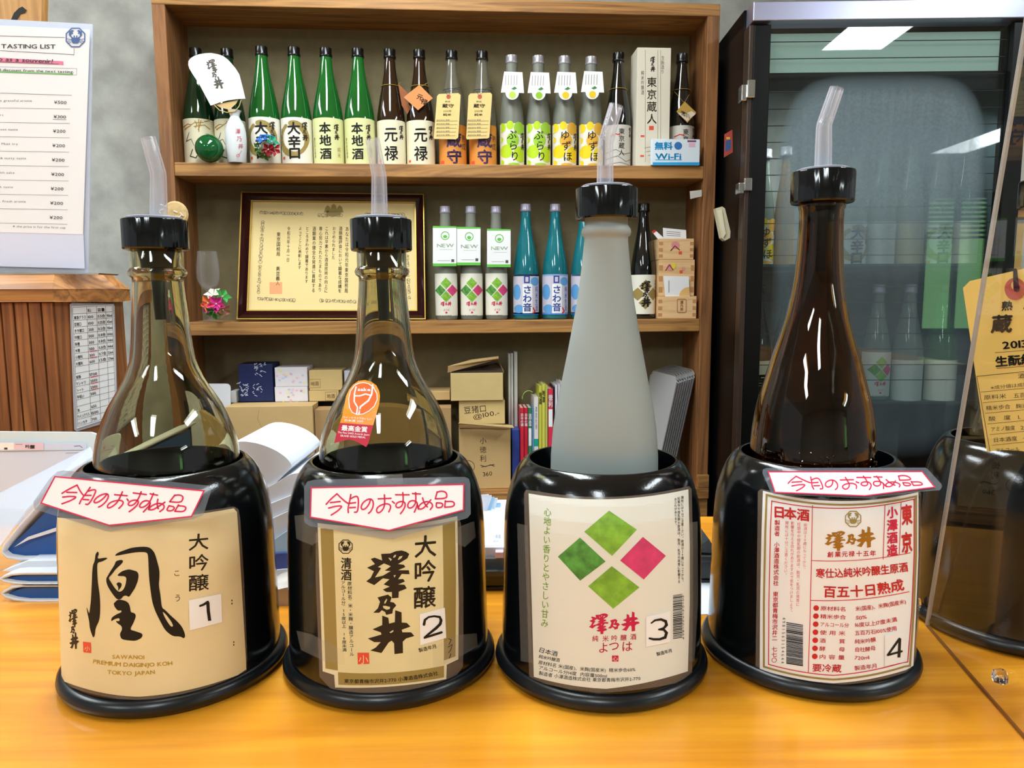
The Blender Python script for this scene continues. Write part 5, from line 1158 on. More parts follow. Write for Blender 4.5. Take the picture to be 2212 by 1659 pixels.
# menu in a clear stand on the cabinet
YM = YC + .03; MM = plane_map((0,YM,0), (0,-1,0))
mn = thing('menu_stand', 'clear acrylic stand holding a printed white English tasting list', 'menu stand', (P3(60,590,YM).x, YM, zt_))
flat('acrylic_front', [(-60,38)] + [(190,50),(200,55),(202,62)] + [(192,575),(188,586),(180,590)] + [(-60,583)], MM, film('acrylic_face', (225,230,240), .05, .05), mn, .004, .001)
flat('acrylic_back', [(-60,38),(200,52),(190,590),(-60,583)], MM, pbr('acrylic_white_back', (206,214,230), .3), mn, -.004, .002)
ml = flat('menu_paper', [(-60,52),(194,64),(179,506),(-60,500)], MM, pbr('menu_white', (250,250,250), .6), mn, .0005, .0004)
flat('menu_lower_paper', [(-60,500),(180,506),(183,580),(-60,574)], MM, pbr('menu_pale', (222,228,250), .6), mn, .0002, .0004)
P = Print(); NB = ink('logo_blue', 46,92,160)
P.line([(-60,76),(140,81)], .9, K, round_=False); P.line([(-60,106),(160,118)], .9, K, round_=False); P.line([(160,118),(160,104)], .9, K, round_=False)
P.text('TASTING LIST', (2,104), (131,105), 12.5, K, .018)
crab(P, 163, 81, 23, NB, 1)
P.poly([(-60,121),(130,132),(137,133),(137,140),(-60,133)], ink('highlighter_pink', 244,120,160)); P.text('up as a souvenir!', (-12,131), (127,137), 12, K, .02, lay=1, slant=.15); P.line([(-60,131),(127,138.5)], .9, K, 1, round_=False)
P.poly([(-60,150),(158,159),(158,162),(-60,154)], ink('highlighter_green', 130,210,110)); P.text('00 discount from the next tasting.', (-10,153), (160,158), 8, K, .01, lay=1); P.line([(-60,143),(166,148),(165,162),(-60,154)], .6, KG, round_=False)
pr_ = ['500','300','200','200','200','200','200','200','200']; des = ['Fruity and a graceful aroma',"Brewer's art",'Refined sweet taste','Local sake. Must try','Mild, Spicy & nutty taste','Goes up with sake','Refined rich taste','Draft sake. Fresh aroma','']
P.line([(-60,199),(155,206)], .8, K, round_=False)
glyphs("'")
for k in range(9):
    y = 219 + 30.8*k + (k*.3)
    P.text('¥'+pr_[k], (116-k*1.2,y+5), (144-k*1.1,y+6), 9.5, K, .008)
    if des[k]: P.text(des[k], (-45,y), (91-[0,57,27,38,4,49,38,10,0][k],y+1), 6.5, KG, .0)
    P.line([(-60,y+13),(152-k*.8,y+16.5)], .7, KG, round_=False)
P.line([(114,257.5),(143,258.5)], .8, K, round_=False)
P.text('※ the price is for the first cup', (27,491), (142,494), 6.5, KG, 0)
P.build('menu_print', MM, ml, .0008, lift=.0002)
flat('stand_foot', [(-60,586),(215,590),(211,593),(-60,592)], MM, CLEARP, mn, .02, .05)
# wooden plaque with brush writing at the top left
pq = flat('wooden_plaque', [(-40,-60),(92,-60),(89,44),(88,52),(-40,46)], plane_map((0,1.5,0),(0,-1,0)), wood('plaque_wood', (160,112,58), (196,146,84), 2, 1.0, .6), None, 0, .02); tag(pq, 'light wooden plaque with a black brush stroke above the menu', 'plaque')
P = Print(); P.poly([(22,46),(30,28),(40,18),(48,14),(58,22),(54,28),(44,30),(36,46)], K); P.build('brush_writing', plane_map((0,1.5,0),(0,-1,0)), pq, .001)

# ------------------------------------------------------------------ papers, folders and trays on the counter
WHT = pbr('folder_white', (216,220,228), .45); BLU = pbr('folder_blue', (10,84,158), .45); PW = pbr('sheet_white', (226,231,240), .6)
def loop_folder(name, label, Y0, Y1, pts, mat_out, mat_in, cat='folder', grp=None, x_shift=0, th=.0022, inner=True):
    """a bent sheet: an outline seen from its open end, run back in depth"""
    base = Vector((P3(pts[0][0],pts[0][1],Y0).x, Y0, 0)); t = thing(name, label, cat, base, 0, grp)
    fr = [at_y(x, y, Y0) for x, y in pts]; bk = [p + Vector((x_shift, Y1-Y0, 0)) for p in fr]
    m = MB(); n = len(fr); m.add(fr + bk, [(i, i+1, n+i+1, n+i) for i in range(n-1)], 0, True); o = m.build('cover', mat_out, t, world=True)
    md = o.modifiers.new('thickness', 'SOLIDIFY'); md.thickness = th; md.offset = 0
    return t
# folders at the left: two flat rolled folders, a wide opened one above, a standing binder behind
def rolled(label, y_top, y_bot, xl, Y0, Y1):
    ym = (y_top+y_bot)/2; R_ = (y_bot-y_top)/2
    pts = [(260,y_top)] + [(xl+46,y_top+1),(xl+24,y_top+R_*.25),(xl+8,ym-R_*.3),(xl,ym),(xl+8,ym+R_*.45),(xl+28,ym+R_*.8),(xl+56,y_bot)] + [(260,y_bot)]
    t = loop_folder('folder', label, Y0, Y1, pts, WHT, BLU, grp='white and blue folders beside the first cooler')
    inn = [(260,y_top+4),(xl+50,y_top+5),(xl+16,ym-1),(xl+14,ym+2),(xl+34,ym+R_*.7),(xl+60,y_bot-4),(260,y_bot-4)]
    fr = [at_y(x,y,Y0+.004) for x,y in inn]; MB().slab(fr, [p + Vector((0,Y1-Y0-.01,0)) for p in fr]).build('blue_sheets', BLU, t, world=True); return t
rolled('lowest white folder with dark blue inside, lying on the counter', 1264,1299, 4, .588,.79)
rolled('flat white folder with dark blue inside, second from the counter', 1238,1262, 0, .588,.79)
t = thing('paper_sheets', 'white printed sheets lying on the two flat folders', 'papers', (P3(60,1225,.60).x, .62, at_y(60,1240,.60).z))
fr = [at_y(x,y,.600) for x,y in ((4,1234),(60,1212),(260,1210),(260,1235))]; MB().slab(fr, [p + Vector((0,.18,0)) for p in fr]).build('sheets', PW, t, world=True)
t = loop_folder('folder', 'big opened folder with vivid blue inside, bulging under the notice card', .61, .78, [(262,985),(200,1000),(150,1035),(90,1085),(40,1140),(10,1178),(4,1192),(14,1204),(40,1208),(262,1206)], WHT, BLU, grp='white and blue folders beside the first cooler')
fr = [at_y(x,y,.616) for x,y in ((262,995),(205,1012),(150,1052),(60,1145),(24,1178),(16,1188),(28,1196),(60,1201),(262,1200))]; MB().slab(fr, [p + Vector((0,.15,0)) for p in fr]).build('blue_sheets', BLU, t, world=True)
flap(t, [at_y(30,1182,.612), at_y(60,1160,.612), at_y(120,1140,.612), at_y(230,1118,.612), at_y(230,1126,.612), at_y(120,1148,.612), at_y(62,1166,.612)], PW, 'inner_sheet', .0006)
YB = .80; MBn = plane_map((0,YB,0),(0,-1,0))
bn = thing('clear_binder', 'white clear-pocket binder standing open at the left edge', 'binder', (P3(60,1200,YB).x, YB, 0))
flat('binder_cover', [(-60,932),(196,934),(208,938),(211,946),(203,1000),(200,1240),(-60,1240)], MBn, pbr('binder_cover', (214,232,238), .3), bn, 0, .003)
flat('binder_page', [(-60,956),(186,958),(186,1235),(-60,1235)], MBn, pbr('binder_page', (212,224,246), .5), bn, .002, .0006)
P = Print(); P.rect(-60,956,94,972, PAPER); P.rect(30,956,94,971, ink('pink_wash', 232,206,222), 1); P.rect(9,967,16,971, KD, 1); P.text('吟醸', (54,968), (75,969), 9, KD, .02, lay=2); P.line([(34,960),(48,960)], .8, KD, 2); P.line([(160,964),(172,963),(178,967)], 1, KD, 1); P.line([(142,979),(172,978)], .7, KG, 1); P.line([(-60,977),(186,972)], .8, KG, 1, round_=False); P.build('binder_print', MBn, [c for c in bn.children if c.name.startswith('binder_page')][0], .0028, lift=.0002)
lf = thing('plastic_folder', 'slanting milky plastic folder leaning over the blue one', 'folder', (P3(100,1100,.70).x, .70, 0))
flap(lf, [at_y(-60,1095,.70), at_y(195,965,.74), at_y(205,984,.72), at_y(120,1034,.68), at_y(58,1100,.65), at_y(0,1180,.62), at_y(-60,1180,.62)], film('milky_sheet', (200,208,220), .45, .35), 'cover', .0012)
# curled white booklets between cooler one and two
def curl(label, pts, Y, mat, dY=.10, th=.0012, grp=None, name='paper_sheet', slope=0.0):
    t = thing(name, label, 'paper', (at_y(pts[0][0],pts[0][1],Y).x, Y, 0), 0, grp)
    fr = [at_y(x,y,Y) for x,y in chaikin(pts, 2)]; m = MB(); m.slab(fr, [p + Vector((0,dY,0)) for p in fr]); m.build('sheets', mat, t, world=True); return t
top_ = [(470,1010),(490,962),(520,952),(560,958),(595,972),(618,988),(630,1003),(628,1011),(600,1040),(585,1052),(470,1100)]
GP = 'curled white papers between the first two coolers'
curl('thick curled white paper on top, its rounded corner rising behind the first cooler', top_, .640, PW, .10, grp=GP)
curl('curled white paper just under the topmost curled one', [(560,1062),(600,1042),(626,1024),(660,1020),(700,1022),(700,1040),(640,1070),(570,1095),(556,1090)], .636, PW, .10, grp=GP)
curl('white paper sheet sloping in the middle of the papers behind the first cooler', [(560,1098),(600,1082),(640,1066),(700,1045),(700,1066),(640,1092),(570,1130),(556,1120)], .632, pbr('sheet_grey', (226,230,240), .6), .10, grp=GP)
curl('lower white sheet bending down toward the pale blue folder', [(560,1134),(640,1096),(700,1070),(700,1110),(640,1130),(590,1180),(560,1190)], .628, PW, .10, grp=GP)
curl('pale sky-blue folder wedge under the white sheets', [(560,1192),(600,1160),(640,1135),(700,1112),(700,1192),(560,1196)], .624, pbr('sky_folder', (176,212,244), .4), .10, name='folder')
curl('royal blue folder lying flat above the lowest papers', [(560,1197),(700,1193),(700,1224),(560,1232)], .622, pbr('royal_folder', (60,84,160), .4), .12, name='folder')
curl('thick white paper stack under the royal blue folder', [(560,1233),(700,1225),(700,1250),(600,1272),(560,1284)], .620, PW, .12, grp=GP)
curl('lowest crumpled greyish papers lying on the counter', [(560,1285),(600,1273),(700,1252),(700,1300),(640,1312),(560,1313)], .577, pbr('sheet_beige', (206,198,190), .7, noise=(60,.15)), .14, grp=GP)
# document tray with papers between cooler two and three
TRB = pbr('tray_black', (16,18,20), .25)
def doctray(label, x0, x1, Y, yt, ybm, dY):
    a = at_y(x0, ybm, Y); b = at_y(x1, ybm, Y); zt = at_y(x0, yt, Y).z; t = thing('document_tray', label, 'tray', ((a.x+b.x)/2, Y, 0)); hw = (b.x-a.x)/2
    MB().box(-hw,hw,0,dY,0,.004).build('tray_floor', TRB, t, .001); MB().box(-hw,hw,0,.004,.004,zt).build('tray_front', TRB, t, .001)
    MB().box(-hw,-hw+.004,.004,dY,.004,zt).build('tray_side', TRB, t, .001); MB().box(hw-.004,hw,.004,dY,.004,zt).build('tray_side', TRB, t, .001); MB().box(-hw,hw,-.003,.001,zt-.003,zt+.002).build('tray_lip', pbr('tray_lip', (50,54,58), .2), t, .0006)
    return t, zt
dt, ztr = doctray('black document tray holding papers between the second and third coolers', 985,1125, .606, 1236,1284, .17)
def stack(name, label, x0, x1, y0, y1, Y, dY, mat, grp=None, cat='papers'):
    a = at_y(x0,y1,Y); b = at_y(x1,y0,Y); t = thing(name, label, cat, ((a.x+b.x)/2, Y, a.z), 0, grp); hw = (b.x-a.x)/2
    MB().box(-hw,hw,0,dY,0,b.z-a.z).build('sheets', mat, t, .0004); return t
stack('paper_stack', 'grey-edged magazine stack in the black tray', 990,1120,1206,1236,.612,.15,pbr('magazine_grey', (120,126,128), .5))
stack('paper_stack', 'white paper pile on the magazines with faint blue print', 990,1118,1182,1205,.615,.15,PW)
stack('pink_note', 'pale pink note sticking out of the magazine stack', 1070,1090,1193,1206,.608,.05,pbr('pink_note', (238,200,212), .6), cat='note')
sl = thing('sloping_sheet', 'large white sheet sloping back over the paper pile', 'paper', (at_y(1070,1180,.62).x, .62, at_y(1070,1181,.62).z))
flap(sl, [at_y(1030,1181,.618), at_y(1118,1181,.618), at_y(1108,1106,.70), at_y(1040,1106,.70)], PW, 'sheet', .0008)
P = Print(); P.text('小澤酒', (1062,1162), (1082,1162), 9, ink('grey_blue', 150,160,176), 0); P.text('造元', (1064,1171), (1082,1170), 5, ink('grey_blue', 150,160,176), 0); nS = (at_y(1118,1181,.618)-at_y(1030,1181,.618)).cross(at_y(1108,1106,.70)-at_y(1030,1181,.618)); nS = nS if nS.y < 0 else -nS
P.build('print', plane_map(at_y(1030,1181,.618), nS), sl, .0012)
random.seed(4)
for k, (x, lab) in enumerate(((1044,'first of the fanned white leaflets'),(1050,'second of the fanned white leaflets'),(1056,'third of the fanned white leaflets'),(1063,'fourth of the fanned white leaflets'),(1070,'fifth of the fanned white leaflets, with a pale blue back'))):
    yt = (1068,1070,1074,1076,1086)[k]; Yk = .72 + .004*k
    t = thing('leaflet', lab + ' behind the second cooler', 'leaflet', (at_y(x,1150,Yk).x, Yk, 0), 0, 'fanned leaflets behind the second cooler')
    flap(t, [at_y(x-20,yt+2,Yk), at_y(x+12,yt,Yk), at_y(x+12,yt+6,Yk), at_y(x-24,yt+106,Yk-.01), at_y(x-60,yt+106,Yk-.01)], pbr('leaflet_blue', (160,206,240), .5) if k in (4,2) else PW, 'sheet', .0008)
# black tray, card and white paper between cooler three and four
bt, _z = doctray('black box tray between the third and fourth coolers', 1490,1580, .62, 1205,1258, .05)
bx = at_y(1525,1190,.68); wd_ = thing('black_wedge_holder', 'sloping dark plastic card holder behind the black box tray', 'holder', (bx.x, .68, 0))
flap(wd_, [at_y(1490,1196,.665), at_y(1548,1200,.665), at_y(1532,1170,.70), at_y(1510,1140,.72), at_y(1490,1126,.74)], pbr('smoke_plastic', (44,46,48), .12), 'sloping_face', .002)
MB().box(-.04,.025,.0,.03,0,at_y(1520,1205,.68).z).build('holder_base', TRB, wd_)
wp = MB().box(-.05,.035,-.045,.045,0,.0006).build('white_sheet', PW); c_ = at_z(1528,1300); wp.location = (c_.x, c_.y+.02, 0); tag(wp, 'white sheet lying on the counter between the third and fourth coolers', 'paper')

# ------------------------------------------------------------------ refrigerator
FY = -.018; FX0, FD = .533, 1.745
fx = Vector((cos(FY), sin(FY), 0)); fy = Vector((-sin(FY), cos(FY), 0)); FO = Vector((FX0, FD, -.9))
fz = lambda z: z + .9
W_ = .630
fr = thing('drinks_refrigerator', 'tall black glass-door refrigerator with silver top bar and sake inside', 'refrigerator', FO, FY)
BLKM = pbr('fridge_black', (4,5,6), .35, spec=.25); BRNM = pbr('fridge_brown_edge', (66,52,44), .3, metal=.4)
MB().box(0,.02,.03,.52,0,fz(.893)).box(W_-.02,W_,.03,.52,0,fz(.893)).box(0,W_,.50,.52,0,fz(.893)).box(0,W_,.03,.52,fz(.86),fz(.893)).box(0,W_,.03,.52,0,fz(-.62)).build('cabinet_shell', BLKM, fr)
MB().box(.005,W_-.008,-.022,.03,fz(.852),fz(.893)).build('silver_top_bar', pbr('silver_bar', (176,178,204), .35, metal=.8), fr, .002)
MB().box(0,.012,-.012,.03,fz(-.6),fz(.848)).build('door_edge', BRNM, fr, .003)
dm = MB(); dm.box(.012,.050,-.010,.028,fz(-.6),fz(.848)).box(W_-.045,W_-.005,-.010,.028,fz(-.6),fz(.848)).box(.05,W_-.045,-.010,.028,fz(-.6),fz(-.5)); dm.build('door_frame', BLKM, fr, .002)
gl = bpy.data.materials.new('fridge_glass'); gl.use_nodes = True; nt = gl.node_tree; nt.nodes.remove(nt.nodes['Principled BSDF'])
N = nt.nodes.new; Lk = nt.links.new
tr = N('ShaderNodeBsdfTransparent'); tr.inputs[0].default_value = (.80,.84,.84,1); gs = N('ShaderNodeBsdfGlossy'); gs.inputs['Roughness'].default_value = .015; frn = N('ShaderNodeFresnel'); frn.inputs[0].default_value = 1.75
mx = N('ShaderNodeMixShader'); gb_ = N('ShaderNodeNewGeometry'); fm = N('ShaderNodeMath'); fm.operation = 'MULTIPLY'; fi = N('ShaderNodeMath'); fi.operation = 'SUBTRACT'; fi.inputs[0].default_value = 1; Lk(gb_.outputs['Backfacing'], fi.inputs[1]); Lk(fi.outputs[0], fm.inputs[0]); Lk(frn.outputs[0], fm.inputs[1]); Lk(fm.outputs[0], mx.inputs[0]); Lk(tr.outputs[0], mx.inputs[1]); Lk(gs.outputs[0], mx.inputs[2])
df = N('ShaderNodeBsdfDiffuse'); df.inputs[0].default_value = rgb(128,146,154)
tc = N('ShaderNodeTexCoord'); sp_ = N('ShaderNodeSeparateXYZ'); Lk(tc.outputs['Object'], sp_.inputs[0])
def mth(op, a, b=None, c=None):
    n = N('ShaderNodeMath'); n.operation = op
    for i, q in enumerate((a, b, c)):
        if q is None: continue
        if isinstance(q, (int, float)): n.inputs[i].default_value = q
        else: Lk(q, n.inputs[i])
    return n.outputs[0]
# misted patch: a rounded area of the inner pane, thicker at the top, with runs of drops
ux = mth('DIVIDE', mth('SUBTRACT', sp_.outputs['X'], .315), .235); uz = mth('DIVIDE', mth('SUBTRACT', sp_.outputs['Z'], fz(.30)), .43)
dist = mth('ADD', mth('POWER', mth('ABSOLUTE', ux), 5.0), mth('POWER', mth('ABSOLUTE', uz), 5.0))
msk = N('ShaderNodeMapRange'); msk.inputs[1].default_value = .62; msk.inputs[2].default_value = 1.15; msk.inputs[3].default_value = 1; msk.inputs[4].default_value = 0; Lk(dist, msk.inputs[0])
mp = N('ShaderNodeMapping'); mp.inputs['Scale'].default_value = (60,60,3); Lk(tc.outputs['Object'], mp.inputs[0]); n1 = N('ShaderNodeTexNoise'); n1.inputs['Scale'].default_value = 1; n1.inputs['Detail'].default_value = 3; Lk(mp.outputs[0], n1.inputs[0])
n2 = N('ShaderNodeTexNoise'); n2.inputs['Scale'].default_value = 160; n2.inputs['Detail'].default_value = 2; Lk(tc.outputs['Object'], n2.inputs[0])
hgt_ = N('ShaderNodeMapRange'); hgt_.inputs[1].default_value = fz(.28); hgt_.inputs[2].default_value = fz(.56); hgt_.inputs[3].default_value = .12; hgt_.inputs[4].default_value = .72; Lk(sp_.outputs['Z'], hgt_.inputs[0])
amt = mth('MULTIPLY', mth('MULTIPLY', msk.outputs[0], hgt_.outputs[0]), mth('ADD', .45, mth('ADD', mth('MULTIPLY', n1.outputs['Fac'], .55), mth('MULTIPLY', n2.outputs['Fac'], .55))))
mx2 = N('ShaderNodeMixShader'); Lk(amt, mx2.inputs[0]); Lk(mx.outputs[0], mx2.inputs[1]); Lk(df.outputs[0], mx2.inputs[2]); Lk(mx2.outputs[0], nt.nodes['Material Output'].inputs['Surface'])
MB().box(.050,W_-.045,.002,.006,fz(-.5),fz(.851)).build('door_glass', gl, fr)
hl_ = MB()
for k in range(22): z_ = .772 - .0365*k; hl_.box(.050,W_-.045,.0068,.0078,fz(z_),fz(z_+.0016))
lines_ = None
for k in range(22):
    z_ = .815 - .0366*k; o = MB().box(.050,W_-.045,.0068,.0078,fz(z_),fz(z_+.0018)).build('heater_wire', pbr('wire_dark', (14,20,22), .5), fr)
MB().box(.055,W_-.055,.020,.03,fz(.752),fz(.838)).build('sign_panel', pbr('sign_panel_green', (170,190,180), .5, emit=(156,182,170), es=.42), fr, .001)
MB().box(.05,W_-.045,.018,.032,fz(.712),fz(.752)).build('sign_lower_bar', BLKM, fr)
GRY = pbr('fridge_inner', (58,70,74), .6)
MB().box(.02,W_-.02,.48,.50,fz(-.62),fz(.86)).box(.02,.024,.04,.48,fz(-.62),fz(.86)).box(W_-.024,W_-.02,.04,.48,fz(-.62),fz(.86)).build('inner_lining', GRY, fr)
for z_ in (.322,-.012,-.300): MB().box(.03,W_-.03,.06,.46,fz(z_-.006),fz(z_)).build('wire_shelf', pbr('shelf_grey', (70,78,80), .4, metal=.5), fr)
for x_a, y_a, y_b in ((1612,177,216),(1609,387,415)):
    z1_, z0_ = at_y(x_a,y_a,FD).z, at_y(x_a,y_b,FD).z
    MB().box(-.002,.016,-.020,-.010,fz(z0_),fz(z1_)).box(-.014,-.002,-.018,.01,fz(z0_-.006),fz(z1_-.010)).build('hinge', pbr('chrome', (200,200,196), .15, metal=.9), fr, .002)
# lamp inside the case
il = bpy.data.lights.new('inner_lamp', 'AREA'); il.shape = 'RECTANGLE'; il.size = .5; il.size_y = .03; il.energy = 2.2; il.color = (.92,1,1)
io = bpy.data.objects.new('inner_lamp', il); COL.objects.link(io); io.parent = fr; io.location = (.3,.05,fz(.66)); io.rotation_euler = (radians(25),0,0)
def FP(x, y, z): return FO + fx*x + fy*y + Vector((0,0,fz(z)))
# bottles in the case
def case_bottle(label, px, v, zs, h, r, gm, cm, lm, prn=None, foot=.0, labh=.10, grp='bottles inside the refrigerator'):
    t = sake('sake_bottle', h, r, gm, cm, label, grp, labh=labh, labmat=lm, printer=prn, foot=foot)
    d = ray(px, 550); p0 = FP(0, v, 0); tt = fy.dot(p0 - O)/fy.dot(d); P_ = O + d*tt; t.location = (P_.x, P_.y, zs + .0005); t.rotation_euler.z = FY; return t
CLB = pbr('case_clear_glass', (150,160,150), .08, trans=.5); LWC = pbr('case_label_white', (206,212,204), .6)
case_bottle('clear bottle with yellow spotted label in the refrigerator, at the door edge', 1647,.10,.322,.275,.0255,CLB,CAPT,LW,circ((248,214,30),(232,176,60),'yuzu'),.001,.1045)
case_bottle('golden liqueur bottle beside the spotted one in the refrigerator', 1691,.10,.322,.280,.0238,pbr('golden_liquor', (190,140,50), .1, trans=.3),CAPT,pbr('label_gold', (196,150,70), .6))
case_bottle('refrigerated bottle with a grey patterned label, right of the amber bottle neck', 1838,.10,.322,.285,.0335,CLB,CAPK,LWC,pr_dai)
case_bottle('refrigerated bottle with a plain white label, upper shelf', 1899,.10,.322,.285,.0335,CLB,CAPK,LWC)
case_bottle('refrigerated bottle with a straw-coloured label, upper shelf', 1960,.10,.322,.285,.0335,CLB,CAPK,pbr('label_straw', (196,186,140), .6))
case_bottle('refrigerated bottle with large dry-sake lettering, upper shelf', 2021,.10,.322,.285,.0335,CLB,CAPK,LWC,pr_dai)
case_bottle('dark green bottle at the far end of the upper refrigerator shelf', 2076,.10,.322,.287,.0335,DGRN,CAPK,LC)
case_bottle('dark bottle with cream brushed label on the lower refrigerator shelf', 1640,.10,-.012,.285,.0370,BLKG,CAPK,LC,lambda P: P.glyph('凰',(-22,70),(44,0),(0,-50),K,.02))
case_bottle('dark bottle without visible label on the lower refrigerator shelf', 1707,.10,-.012,.285,.0360,BLKG,CAPK,LC)
case_bottle('frosted bottle with faint green diamond in the refrigerator, lower shelf', 1903,.10,-.012,.285,.0340,CLB,CAPL,LWC,pr_yotsuha,.011,.109)
case_bottle('frosted bottle, second one on the lower refrigerator shelf', 1971,.10,-.012,.285,.0370,CLB,CAPL,LWC)
case_bottle('green bottle at the far end of the lower refrigerator shelf', 2045,.10,-.012,.287,.0376,GRN,CAPK,LW)
# side cream box and sticker
sd = thing('wall_phone', 'cream plastic handset box on the dark side of the refrigerator', 'handset', at_y(1556,515,1.80) )
flap(sd, [at_y(x,y,1.80) for x,y in ((1546,450),(1560,446),(1566,450),(1578,500),(1577,514),(1566,520),(1559,514))], pbr('cream_plastic', (214,206,172), .35), 'casing', .022)
flap(sd, [at_y(x,y,1.797) for x,y in ((1550,455),(1559,452),(1568,505),(1563,513))], pbr('cream_plastic_light', (232,226,196), .35), 'front_face', .002)
stk = flat('door_sticker', [(1565,290),(1582,280),(1583,329),(1564,340)], plane_map((0,1.79,0),(0,-1,0)), pbr('sticker_red', (176,70,60), .4), None, 0, .0006); tag(stk, 'small red and blue sticker beside the refrigerator hinge', 'sticker')
P = Print(); P.poly([(1567,306),(1579,300),(1579,322),(1567,328)], ink('sticker_blue', 60,90,140)); P.rect(1569,296,1577,301, ink('sticker_yellow', 220,180,60)); P.build('print', plane_map((0,1.79,0),(0,-1,0)), stk, .0004)
gap = None if True else MB().add([FP(-.035,.16,-.9), FP(-.002,.16,-.9), FP(-.002,.16,.95), FP(-.035,.16,.95)] + [FP(-.035,.20,-.9), FP(-.002,.20,-.9), FP(-.002,.20,.95), FP(-.035,.20,.95)], [(0,1,2,3),(7,6,5,4),(0,3,7,4),(1,5,6,2),(3,2,6,7),(0,4,5,1)]).build('trim_5', BLKM)

# ------------------------------------------------------------------ right edge: acrylic screen, poster, post
A_, B_ = at_z(1998,1352), at_z(2212,1600); dab = (B_-A_).normalized(); nA = Vector((dab.y,-dab.x,0)); nA = nA if nA.x < 0 else -nA
MA = plane_map(A_, nA); T1 = MA(2212,42)
top_ = A_ + (T1 - A_)*1.12; Bx = A_ + dab*.30
ac = thing('acrylic_screen', 'clear acrylic screen with slanting edge standing on the counter', 'screen', (A_.x, A_.y, 0))
f_ = [A_, Bx, Bx + Vector((0,0,.62)), Vector((Bx.x, Bx.y, 0)) + Vector((0,0,.62)), top_][:3] + [top_]
f_ = [A_ + Vector((0,0,.0005)), Bx + Vector((0,0,.0005)), Bx + Vector((0,0,top_.z)), top_]
ACR = bpy.data.materials.new('acrylic'); ACR.use_nodes = True; nt = ACR.node_tree; b_ = nt.nodes['Principled BSDF']; b_.inputs['Base Color'].default_value = (1,1,1,1); b_.inputs['Roughness'].default_value = .01
t_ = nt.nodes.new('ShaderNodeBsdfTransparent'); t_.inputs[0].default_value = (.97,.97,.97,1); g_ = nt.nodes.new('ShaderNodeBsdfGlossy'); g_.inputs['Roughness'].default_value = .01; fn_ = nt.nodes.new('ShaderNodeFresnel'); fn_.inputs[0].default_value = 1.25; m_ = nt.nodes.new('ShaderNodeMixShader')
gb_ = nt.nodes.new('ShaderNodeNewGeometry'); fm = nt.nodes.new('ShaderNodeMath'); fm.operation = 'MULTIPLY'; fi = nt.nodes.new('ShaderNodeMath'); fi.operation = 'SUBTRACT'; fi.inputs[0].default_value = 1; nt.links.new(gb_.outputs['Backfacing'], fi.inputs[1]); nt.links.new(fi.outputs[0], fm.inputs[0]); nt.links.new(fn_.outputs[0], fm.inputs[1]); nt.links.new(fm.outputs[0], m_.inputs[0]); nt.links.new(t_.outputs[0], m_.inputs[1]); nt.links.new(g_.outputs[0], m_.inputs[2]); nt.links.new(m_.outputs[0], nt.nodes['Material Output'].inputs['Surface'])
MB().slab(f_, [p - nA*.003 for p in f_]).build('acrylic_sheet', ACR, ac, world=True)
EDG = pbr('acrylic_edge', (206,204,200), .3, trans=.4)
MB().tube([f_[0] - nA*.0015, f_[3] - nA*.0015], .0017, 6).build('polished_edge', EDG, ac, world=True)
MB().tube([f_[0] - nA*.0015, f_[1] - nA*.0015], .0012, 6).build('lower_edge', pbr('edge_dark', (120,70,30), .4), ac, world=True)
for q in ((2171,1462),(1986,1302)):
    c_ = MA(*q); MB().lathe([(0,0),(.0042,0),(.0046,.002),(.0036,.006),(0,.007)], 16, T=Matrix.Translation(c_) @ nA.to_track_quat('Z','Y').to_matrix().to_4x4()).build('screw_knob', CLEARP, ac, world=True)
# hang tag of bottle five
MT = plane_map((.323,.528,0),(-.62,-.78,0))
tg = flat('hang_tag', [(2080,622),(2095,607),(2300,560),(2330,590),(2380,960),(2133,985)], MT, pbr('manila_big', (244,206,110), .6, noise=(20,.02)), None, 0, .0006); tag(tg, 'large manila hang tag with Japanese print at the picture edge', 'tag')
P = Print(); P.disc(2193,624,23,24, ink('eyelet_red', 196,92,78), 24); P.disc(2193,616,9,10, MAN, 16, 1)
P.line([(2193,584),(2194,605),(2196,624)], [9,11,14], pbr('brown_cord', (52,30,24), .8), 2)
P.glyph('熟', (2162,670), (25,-2), (2,-22), KD, .03); P.glyph('成', (2210,666), (25,-2), (2,-22), KD, .03)
P.glyph('蔵', (2140,716), (46,-3), (3,-40), KD, .04); P.glyph('守', (2212,710), (46,-3), (3,-40), KD, .04)
P.text('2013年', (2165,754), (2262,746), 22, K, .025); P.text('生酛純米', (2150,791), (2262,781), 24, K, .035)
P.line([(2149,762),(2260,753)], .9, KD, round_=False); P.line([(2153,796),(2262,787)], .9, KD, round_=False)
P.line([(2262,798),(2110,813),(2140,984)], 1.1, KD, round_=False)
for k in range(8): P.line([(2118+5*k,847+23*k),(2270,834+23*k)], .8, KD, round_=False)
P.text('酒質', (2199,817), (2230,815), 12, KD); P.text('※成分値は成熟', (2140,841), (2222,833), 9, KD)
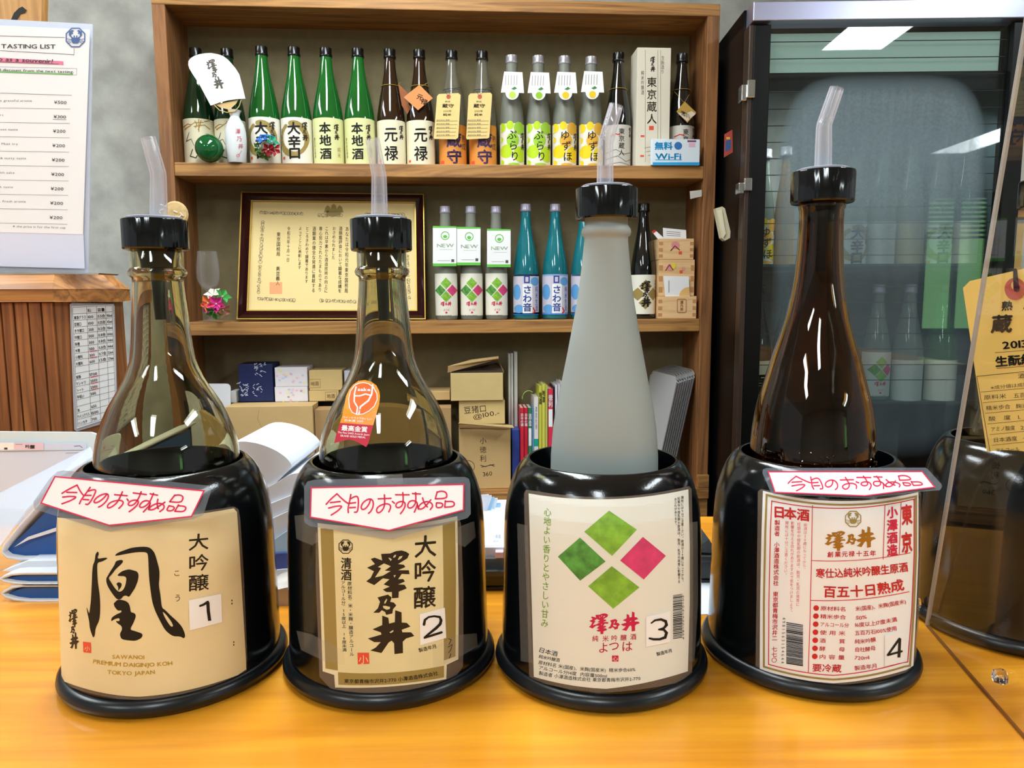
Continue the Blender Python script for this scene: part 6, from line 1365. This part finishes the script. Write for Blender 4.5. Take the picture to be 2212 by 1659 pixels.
for k, (a, b) in enumerate((('原料米','五百'),('精米歩合','麹米'),('酸　度','1.'),('アミノ酸度','2.'),('日本酒度','一'),('アルコール','分'))): P.text(a, (2125+5*k,863+23*k), (2178+5*k,859+23*k), 11, KD, 0); P.text(b, (2189+5*k,859+23*k), (2216+5*k,857+23*k), 11, KD, 0)
P.build('tag_print', MT, tg, .0004, lift=.0002)
# far right wall things
YR = 1.9; MR = plane_map((0,YR,0),(0,-1,0))
wp = flat('wall_poster', [(2183,160),(2300,160),(2300,400),(2179,400)], MR, pbr('poster_pale', (228,226,216), .6), None, 0, .002); tag(wp, 'pale wall poster with a hanging black cord at the right edge', 'poster')
P = Print(); P.line([(2183,229),(2190,230),(2192,250),(2196,268),(2200,276)], 2, KD); P.vtext('東京', (2216,150), (2216,190), 20, K, .03); P.build('poster_print', MR, wp, .001)
pb = thing('gift_box', 'gold and brown gift box with vertical writing at the far right', 'box', (at_y(2192,480,1.75).x, 1.75, 0)); a = at_y(2181,600,1.75); b = at_y(2250,482,1.75)
bb = MB().box(a.x-pb.location.x, b.x-pb.location.x, 0,.08, a.z, b.z).build('box_body', pbr('gold_box', (196,160,84), .5, noise=(30,.1)), pb, .002)
P = Print(); P.vtext('東京蔵人', (2186,500), (2184,590), 9, KD, .02); P.build('print', plane_map((0,1.75,0),(0,-1,0)), bb, .001)
side = MB().box(1.185,1.75,1.76,2.05,-.9,at_y(2190,600,1.76).z).build('side_cabinet', wood('side_wood', (130,84,44), (180,124,70), 0)); tag(side, 'low wooden side cabinet right of the refrigerator', 'cabinet')
pp = MB().box(1.148,1.8,1.86,1.93,.80,.955).build('beam', WD); pp.name = 'trim_6'; struct(pp)
pbx = MB().box(1.150,1.60,1.74,1.80,at_y(2190,470,1.74).z,at_y(2190,432,1.74).z).build('wooden_rail', WD, None, .002); tag(pbx, 'short wooden rail right of the refrigerator behind the last bottle', 'rail')

# ------------------------------------------------------------------ lift everything to its height above the floor
for o in list(COL.objects):
    if o.parent is None and o.name != 'camera': o.location.z += Z0
